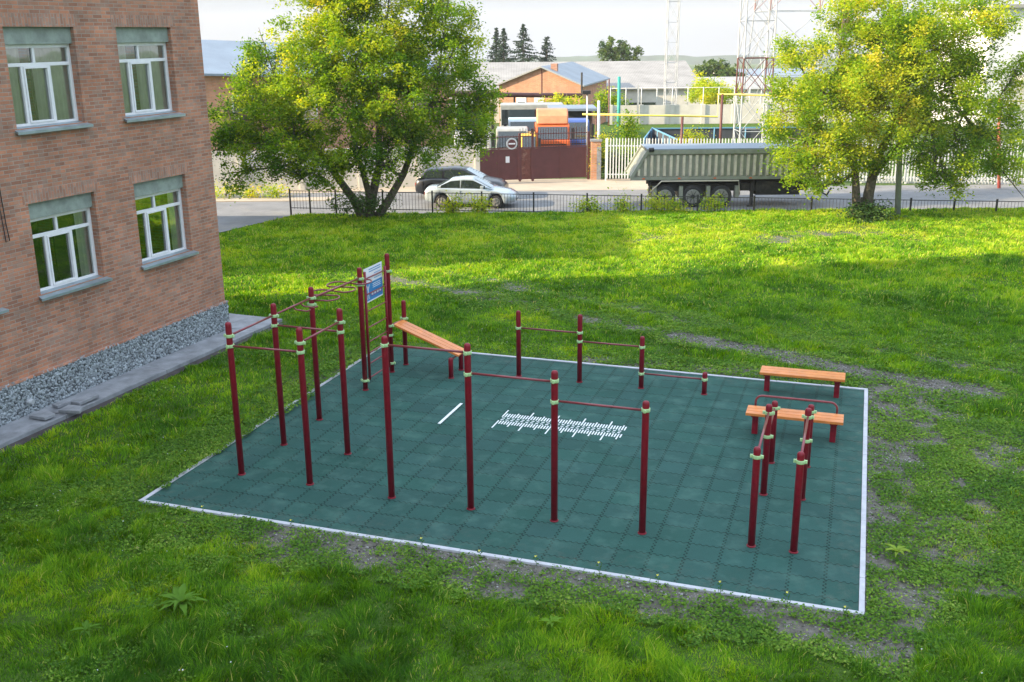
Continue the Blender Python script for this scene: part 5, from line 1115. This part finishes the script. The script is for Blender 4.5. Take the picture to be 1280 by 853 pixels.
# ---------------------------------------------------------------- grass
def blades(name, n, Yr, hrange, wid, dens_keep=1.0, seed=1):
    rs = np.random.default_rng(seed)
    # sample uniformly in area of trapezoid
    Y = np.sqrt(rs.uniform(Yr[0]**2, Yr[1]**2, n)); X = rs.uniform(-1, 1, n)*(.56*Y+1.5)
    b = bare_mask(X, Y); x, y = to_pad(X, Y)
    keep = rs.random(n) > np.clip(b*1.55-.12, 0, .985)
    padm = (x > -PW+.02) & (x < 0.02) & (y > -.02) & (y < PD+.0)
    # left edge overgrown irregularly
    over = (x > -PW+.02) & (x < -PW+.04+.30*np.clip(fbm(y, y*0, .9, 61)-.22, 0, 1)*(y < 5.2)) & (y > .55)
    keep &= ~(padm & ~over)
    # school wall local coords
    dx, dy = X-cornerW.x, Y-cornerW.y; lx = dx*math.cos(ang)+dy*math.sin(ang); ly = -dx*math.sin(ang)+dy*math.cos(ang)
    keep &= ~((lx < 1.03+.14*(fbm(ly, ly*0, .5, 70)-.5)) & (ly < 1.4+.5*(fbm(lx, lx*0, .6, 71)-.4)))
    keep &= ~((X < -11.9+(Y-41.6)*.46+.1) & (Y > 41))
    X, Y, x, y, b = X[keep], Y[keep], x[keep], y[keep], b[keep]; n = len(X)
    hn = .6*fbm(X, Y, .9, 5)+.4*vnoise(X, Y, .22, 6); h2 = fbm(X, Y, 3.5, 15); 
    h = hrange[0]+(hrange[1]-hrange[0])*np.clip((hn-.3)*1.9, 0, 1)**1.3*(.5+.9*h2)
    h *= rs.uniform(.55, 1.25, n)*(1-.72*np.clip(b*1.8, 0, 1))
    edge = np.clip(np.minimum(np.abs(x-0), np.abs(y+0))/.3, .3, 1)
    h = np.where((x > -PW-.3) & (x < .3) & (y > -.4) & (y < PD+.4), h*.45, h)
    w = wid*rs.uniform(.6, 1.4, n)*(1-.3*np.clip(b*1.5, 0, 1))
    # lean follows slow field + random
    fa = fbm(X, Y, .5, 80)*4*PI; ph = fa+rs.normal(size=n)*.9; ln = rs.uniform(.25, 1.0, n)*h
    dxl, dyl = np.cos(ph)*ln, np.sin(ph)*ln; wa = ph+PI/2+rs.normal(size=n)*.5; wx, wy = np.cos(wa)*w/2, np.sin(wa)*w/2
    Z = ground_z(X, Y)-.01
    V = np.stack([np.stack([X-wx, Y-wy, Z], -1), np.stack([X+wx, Y+wy, Z], -1),
                  np.stack([X+dxl*.38+wx*.8, Y+dyl*.38+wy*.8, Z+h*.62], -1), np.stack([X+dxl*.38-wx*.8, Y+dyl*.38-wy*.8, Z+h*.62], -1),
                  np.stack([X+dxl, Y+dyl, Z+h*.92], -1)], 1).reshape(-1, 3)
    o = np.arange(n)[:, None]*5
    q = o+np.array([[0, 1, 2, 3]]); t = o+np.array([[3, 2, 4]])
    patch = fbm(X, Y, 1.8, 90); fine = fbm(X, Y, .35, 95)
    far = np.clip((Y-27)/8, 0, 1)
    ti = .30+.75*(patch-.5)+.6*(fine-.5)+rs.normal(size=n)*.16+.28*np.clip(b*1.6, 0, 1)+.16*far-.08*np.clip((16-Y)/5, 0, 1)  # sunlit yellow of the far lawn is added to the blade tint
    dry = rs.random(n) < .02+.05*far+.12*np.clip(b*2, 0, 1); ti = np.where(dry, .95, np.clip(ti, 0, .88))
    o_ = npmesh(name, V, quads=q, tris=t, m='grass', tint=np.repeat(ti, 5)); tag(o_, kind='stuff')
    return o_
Q = 1.0
blades('grass', int(420000*Q), (8.5, 17), (.04, .30), .010, seed=11)
blades('grass', int(300000*Q), (17, 28), (.05, .19), .017, seed=12)
blades('grass', int(420000*Q), (28, 46.9), (.06, .22), .030, seed=13)

# low broad-leaved ground cover on the thin soil
def cover(name, n, Yr, size, seed, m='weed'):
    rs = np.random.default_rng(seed); Y = np.sqrt(rs.uniform(Yr[0]**2, Yr[1]**2, n)); X = rs.uniform(-1, 1, n)*(.56*Y+1)
    b = bare_mask(X, Y); x, y = to_pad(X, Y); cl = fbm(X, Y, .45, 33)
    pad_ = (x > -PW) & (x < 0.02) & (y > -.01) & (y < PD)
    p = np.where(b > .05, np.clip((cl-.30)*4.5, .06, 1)*np.clip(1.45-b, .36, 1)*np.where(b > .93, .45, 1), .5*np.clip((fbm(X, Y, 2.2, 67)-.5)*5, 0, 1)*(cl > .42))
    over = (x > -PW+.03) & (x < -PW+.09+.55*np.clip(fbm(y, y*0, .9, 61)-.22, 0, 1)*(y < 5.6)) & (y > .5)
    side = (x < -PW+.05) & (x > -PW-1.2) & (y > -.2) & (y < 7)
    p = np.where(over | side, .8, p); keep = (rs.random(n) < p) & (~pad_ | over)
    dx, dy = X-cornerW.x, Y-cornerW.y; lx = dx*math.cos(ang)+dy*math.sin(ang); keep &= lx > 1.0
    keep &= ~((X < -11.8+(Y-41.6)*.46) & (Y > 41))
    X, Y, x = X[keep], Y[keep], x[keep]; n = len(X); z = ground_z(X, Y)+rs.uniform(.005, .06, n)+.03*(fbm(X, Y, .3, 44))
    z = np.where(over[keep], z+.03, z)
    C = np.stack([X, Y, z], -1); V = rot_quads(C, rs.uniform(.6, 1.4, n)*size, .7, up_bias=1.4)
    t = .35+.6*(fbm(X, Y, .7, 55)-.5)+rs.normal(size=n)*.17
    tag(npmesh(name, V, quads=np.arange(n*4).reshape(-1, 4), m=m, tint=np.repeat(np.clip(t, 0, 1), 4)), kind='stuff')
cover('ground_weeds', 620000, (8.5, 19), .04, 21)
cover('ground_weeds', 330000, (19, 30), .055, 22)

# pebbles and crumbs of earth on the worn ground
rs = np.random.default_rng(77); n = 160000; Y = np.sqrt(rs.uniform(9**2, 27**2, n)); X = rs.uniform(-1, 1, n)*.58*Y; b = bare_mask(X, Y); x, y = to_pad(X, Y)
k_ = (rs.random(n) < np.clip(b*1.2-.2, 0, 1)) & ~((x > -PW) & (x < 0) & (y > 0) & (y < PD)) & (to_pad(X, Y)[0] > -14.5); X, Y = X[k_], Y[k_]; n = len(X)
OV = np.array([(1, 0, 0), (0, 1, 0), (-1, 0, 0), (0, -1, 0), (0, 0, .7), (0, 0, -.5)]); OF = np.array([(0, 1, 4), (1, 2, 4), (2, 3, 4), (3, 0, 4), (1, 0, 5), (2, 1, 5), (3, 2, 5), (0, 3, 5)])
sz_ = .007+.022*rs.random(n)**3; JV = OV[None]*rs.uniform(.6, 1.4, (n, 6, 1))*sz_[:, None, None]; th = rs.uniform(0, 6.28, n)[:, None]
JV = np.stack([JV[..., 0]*np.cos(th)-JV[..., 1]*np.sin(th), JV[..., 0]*np.sin(th)+JV[..., 1]*np.cos(th), JV[..., 2]], -1)+np.stack([X, Y, ground_z(X, Y)+sz_*.3], -1)[:, None]
m, nt, b_ = newmat('pebble'); at_ = N(nt, 'ShaderNodeAttribute', attribute_name='tint'); cr = N(nt, 'ShaderNodeValToRGB'); L(nt, at_.outputs['Fac'], cr.inputs[0]); cr.color_ramp.elements[0].color = (.06, .055, .045, 1); cr.color_ramp.elements[1].color = (.42, .41, .40, 1); L(nt, cr.outputs[0], b_.inputs['Base Color']); b_.inputs['Roughness'].default_value = .9
tag(npmesh('pebbles', JV.reshape(-1, 3), tris=(OF[None]+np.arange(n)[:, None, None]*6).reshape(-1, 3), m=m, tint=np.repeat(rs.random(n)**1.5, 6)), kind='stuff')

# dock plant with broad leaves
def rosette(px, py, size, n, label, z=0, tint=.5):
    d = at(px, py, 10); dirn = (d-Vector((0, 0, HC))); t = -HC/dirn.z; p = Vector((0, 0, HC))+dirn*t
    V = []; Qd = []
    for i in range(n):
        a = i*2.4+random.uniform(-.2, .2); L_ = size*random.uniform(.65, 1.15); w = L_*.13; el = random.uniform(.5, 1.15); o = len(V); k = 7
        for j in range(k):
            s = j/(k-1); r = L_*s*math.cos(el*(1-s*.5)); z_ = L_*(math.sin(el)*s-.55*s*s)+.12; ww = w*math.sin(PI*(s*.86+.08))**.8*(1+.2*math.sin(j*2.3))
            for sg in (-1, 0, 1): V.append((math.cos(a)*r-math.sin(a)*ww*sg, math.sin(a)*r+math.cos(a)*ww*sg, z_+abs(sg)*.02))
        for j in range(k-1): Qd += [(o+j*3, o+j*3+1, o+j*3+4, o+j*3+3), (o+j*3+1, o+j*3+2, o+j*3+5, o+j*3+4)]
    o = npmesh('broad_leaf_plant', np.array(V), quads=np.array(Qd), m='weed', tint=np.full(len(V), tint), smooth=True); o.location = p; tag(o, label, 'plant')
rosette(228, 765, .34, 22, 'large dock plant with long grey green leaves in the near lawn', tint=.3)
rosette(110, 800, .2, 13, 'smaller broad-leaved plant left of the large dock plant', tint=.25)
rosette(690, 790, .2, 9, 'small broad-leaved plant in the near lawn below the court edge', tint=.5)
rosette(1120, 700, .2, 10, 'small pale rosette weed right of the court corner', tint=.75)
# yellow flowered stems on the near kerb
for i, (x, lab) in enumerate(((-10.2, 'first from the left'), (-8.6, 'second from the left'), (-6.35, 'third'), (-5.4, 'fourth'), (-4.55, 'fifth'), (-3.6, 'sixth'), (-2.75, 'seventh'), (-1.9, 'eighth'), (-1.0, 'ninth'), (-.25, 'last'))):
    h = random.uniform(.14, .26); y = random.uniform(-.12, -.03); r_ = pad_empty('yellow_wildflower', x, y, 'yellow wildflower on the near court edge, %s in the row' % lab, 'wildflower', 'wildflowers along the near kerb')
    st = MB(); st.tube([(0, 0, 0), (.01, 0, h*.5), (random.uniform(-.04, .04), .02, h)], .004, 4)
    for k in range(5): a = k*2.4; zz = h*(.3+.12*k); st.add([(0, 0, zz), (math.cos(a)*.03, math.sin(a)*.03, zz+.03), (math.cos(a)*.05, math.sin(a)*.05, zz+.01)], [(0, 1, 2)])
    st.build('stem', 'weed', r_); fl = MB()
    for k in range(5): a = k*1.26; fl.add([(0, 0, h), (math.cos(a)*.022, math.sin(a)*.022, h+.012), (math.cos(a+.6)*.026, math.sin(a+.6)*.026, h+.004), (math.cos(a+.9)*.012, math.sin(a+.9)*.012, h-.002)], [(0, 1, 2, 3)])
    fl.build('petals', 'flower', r_)
# white clover heads scattered
rs = np.random.default_rng(5); n = 700; Y = rs.uniform(9.5, 26, n); X = rs.uniform(-1, 1, n)*.55*Y; x, y = to_pad(X, Y)
k_ = ~((x > -PW-.2) & (x < .3) & (y > -.9) & (y < PD+.2)) & (x > -14.2) & (fbm(X, Y, 2, 66) > .5); X, Y = X[k_], Y[k_]
V = rot_quads(np.stack([X, Y, ground_z(X, Y)+.15+rs.uniform(0, .08, len(X))], -1), np.full(len(X), .022), 1.0, up_bias=.2)
MT['clover'] = mat('clover_white', (.65, .65, .6), .8)
tag(npmesh('clover_flowers', V, quads=np.arange(len(X)*4).reshape(-1, 4), m='clover'), kind='stuff')

# ---------------------------------------------------------------- light
SUN_AZ = R_(12.3); SUN_EL = R_(20)      # light travels (cos az, sin az) in world
sd = Vector((math.cos(SUN_AZ)*math.cos(SUN_EL), math.sin(SUN_AZ)*math.cos(SUN_EL), -math.sin(SUN_EL)))
sl_ = bpy.data.lights.new('sun', 'SUN'); sl_.energy = 5.0; sl_.angle = R_(.5); sl_.color = (1, .82, .56)
so = bpy.data.objects.new('sun', sl_); COL.objects.link(so); so.rotation_euler = sd.to_track_quat('-Z', 'Y').to_euler()
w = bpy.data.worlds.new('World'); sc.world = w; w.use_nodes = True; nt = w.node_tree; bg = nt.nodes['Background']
sky = N(nt, 'ShaderNodeTexSky', sky_type='NISHITA'); sky.sun_disc = False; sky.sun_elevation = SUN_EL
sky.sun_rotation = math.atan2(-sd.x, -sd.y); sky.air_density = 1.2; sky.dust_density = 1.5; sky.ozone_density = 1.5
tc = N(nt, 'ShaderNodeTexCoord'); mp = N(nt, 'ShaderNodeMapping'); mp.inputs['Scale'].default_value = (1, 1, 1.8); L(nt, tc.outputs['Generated'], mp.inputs['Vector'])
no = N(nt, 'ShaderNodeTexNoise', ins={'Scale': 1.7, 'Detail': 8, 'Roughness': .55}); L(nt, mp.outputs[0], no.inputs['Vector'])
cr = N(nt, 'ShaderNodeValToRGB'); cr.color_ramp.elements[0].position = .3; cr.color_ramp.elements[1].position = .62
cr.color_ramp.elements[0].color = (.45, .45, .45, 1); cr.color_ramp.elements[1].color = (.95, .95, .95, 1); L(nt, no.outputs[0], cr.inputs[0])
mx = N(nt, 'ShaderNodeMix', data_type='RGBA'); L(nt, cr.outputs[0], mx.inputs['Factor']); L(nt, sky.outputs[0], mx.inputs['A']); mx.inputs['B'].default_value = (3.6, 4.15, 4.85, 1)
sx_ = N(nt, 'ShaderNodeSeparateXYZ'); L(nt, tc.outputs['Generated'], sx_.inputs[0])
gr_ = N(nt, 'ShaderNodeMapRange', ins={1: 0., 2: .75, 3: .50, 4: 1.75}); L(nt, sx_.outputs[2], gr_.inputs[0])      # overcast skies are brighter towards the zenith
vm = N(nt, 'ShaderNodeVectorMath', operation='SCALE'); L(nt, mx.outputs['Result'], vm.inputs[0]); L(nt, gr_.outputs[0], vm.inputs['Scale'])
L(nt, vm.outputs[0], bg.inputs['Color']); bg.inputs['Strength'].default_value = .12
sc.view_settings.view_transform = 'Standard'; sc.view_settings.look = 'None'; sc.view_settings.exposure = 1.4; sc.view_settings.gamma = 1
sc.cycles.max_bounces = 6; sc.cycles.transparent_max_bounces = 8

# ---------------------------------------------------------------- air
HZ = True
if HZ:
    mb = MB(); mb.box(-2900, 2900, -290, 2700, -75, 60); hz_o = mb.build('haze', 'paper'); m = bpy.data.materials.new('haze_air'); m.use_nodes = True; nt = m.node_tree
    for n in list(nt.nodes): nt.nodes.remove(n)
    pv = N(nt, 'ShaderNodeVolumePrincipled'); pv.inputs['Color'].default_value = (.9, .93, 1, 1); pv.inputs['Density'].default_value = .00022
    o = N(nt, 'ShaderNodeOutputMaterial'); L(nt, pv.outputs[0], o.inputs['Volume']); hz_o.data.materials.clear(); hz_o.data.materials.append(m); tag(hz_o, kind='stuff')
    sc.cycles.volume_bounces = 0
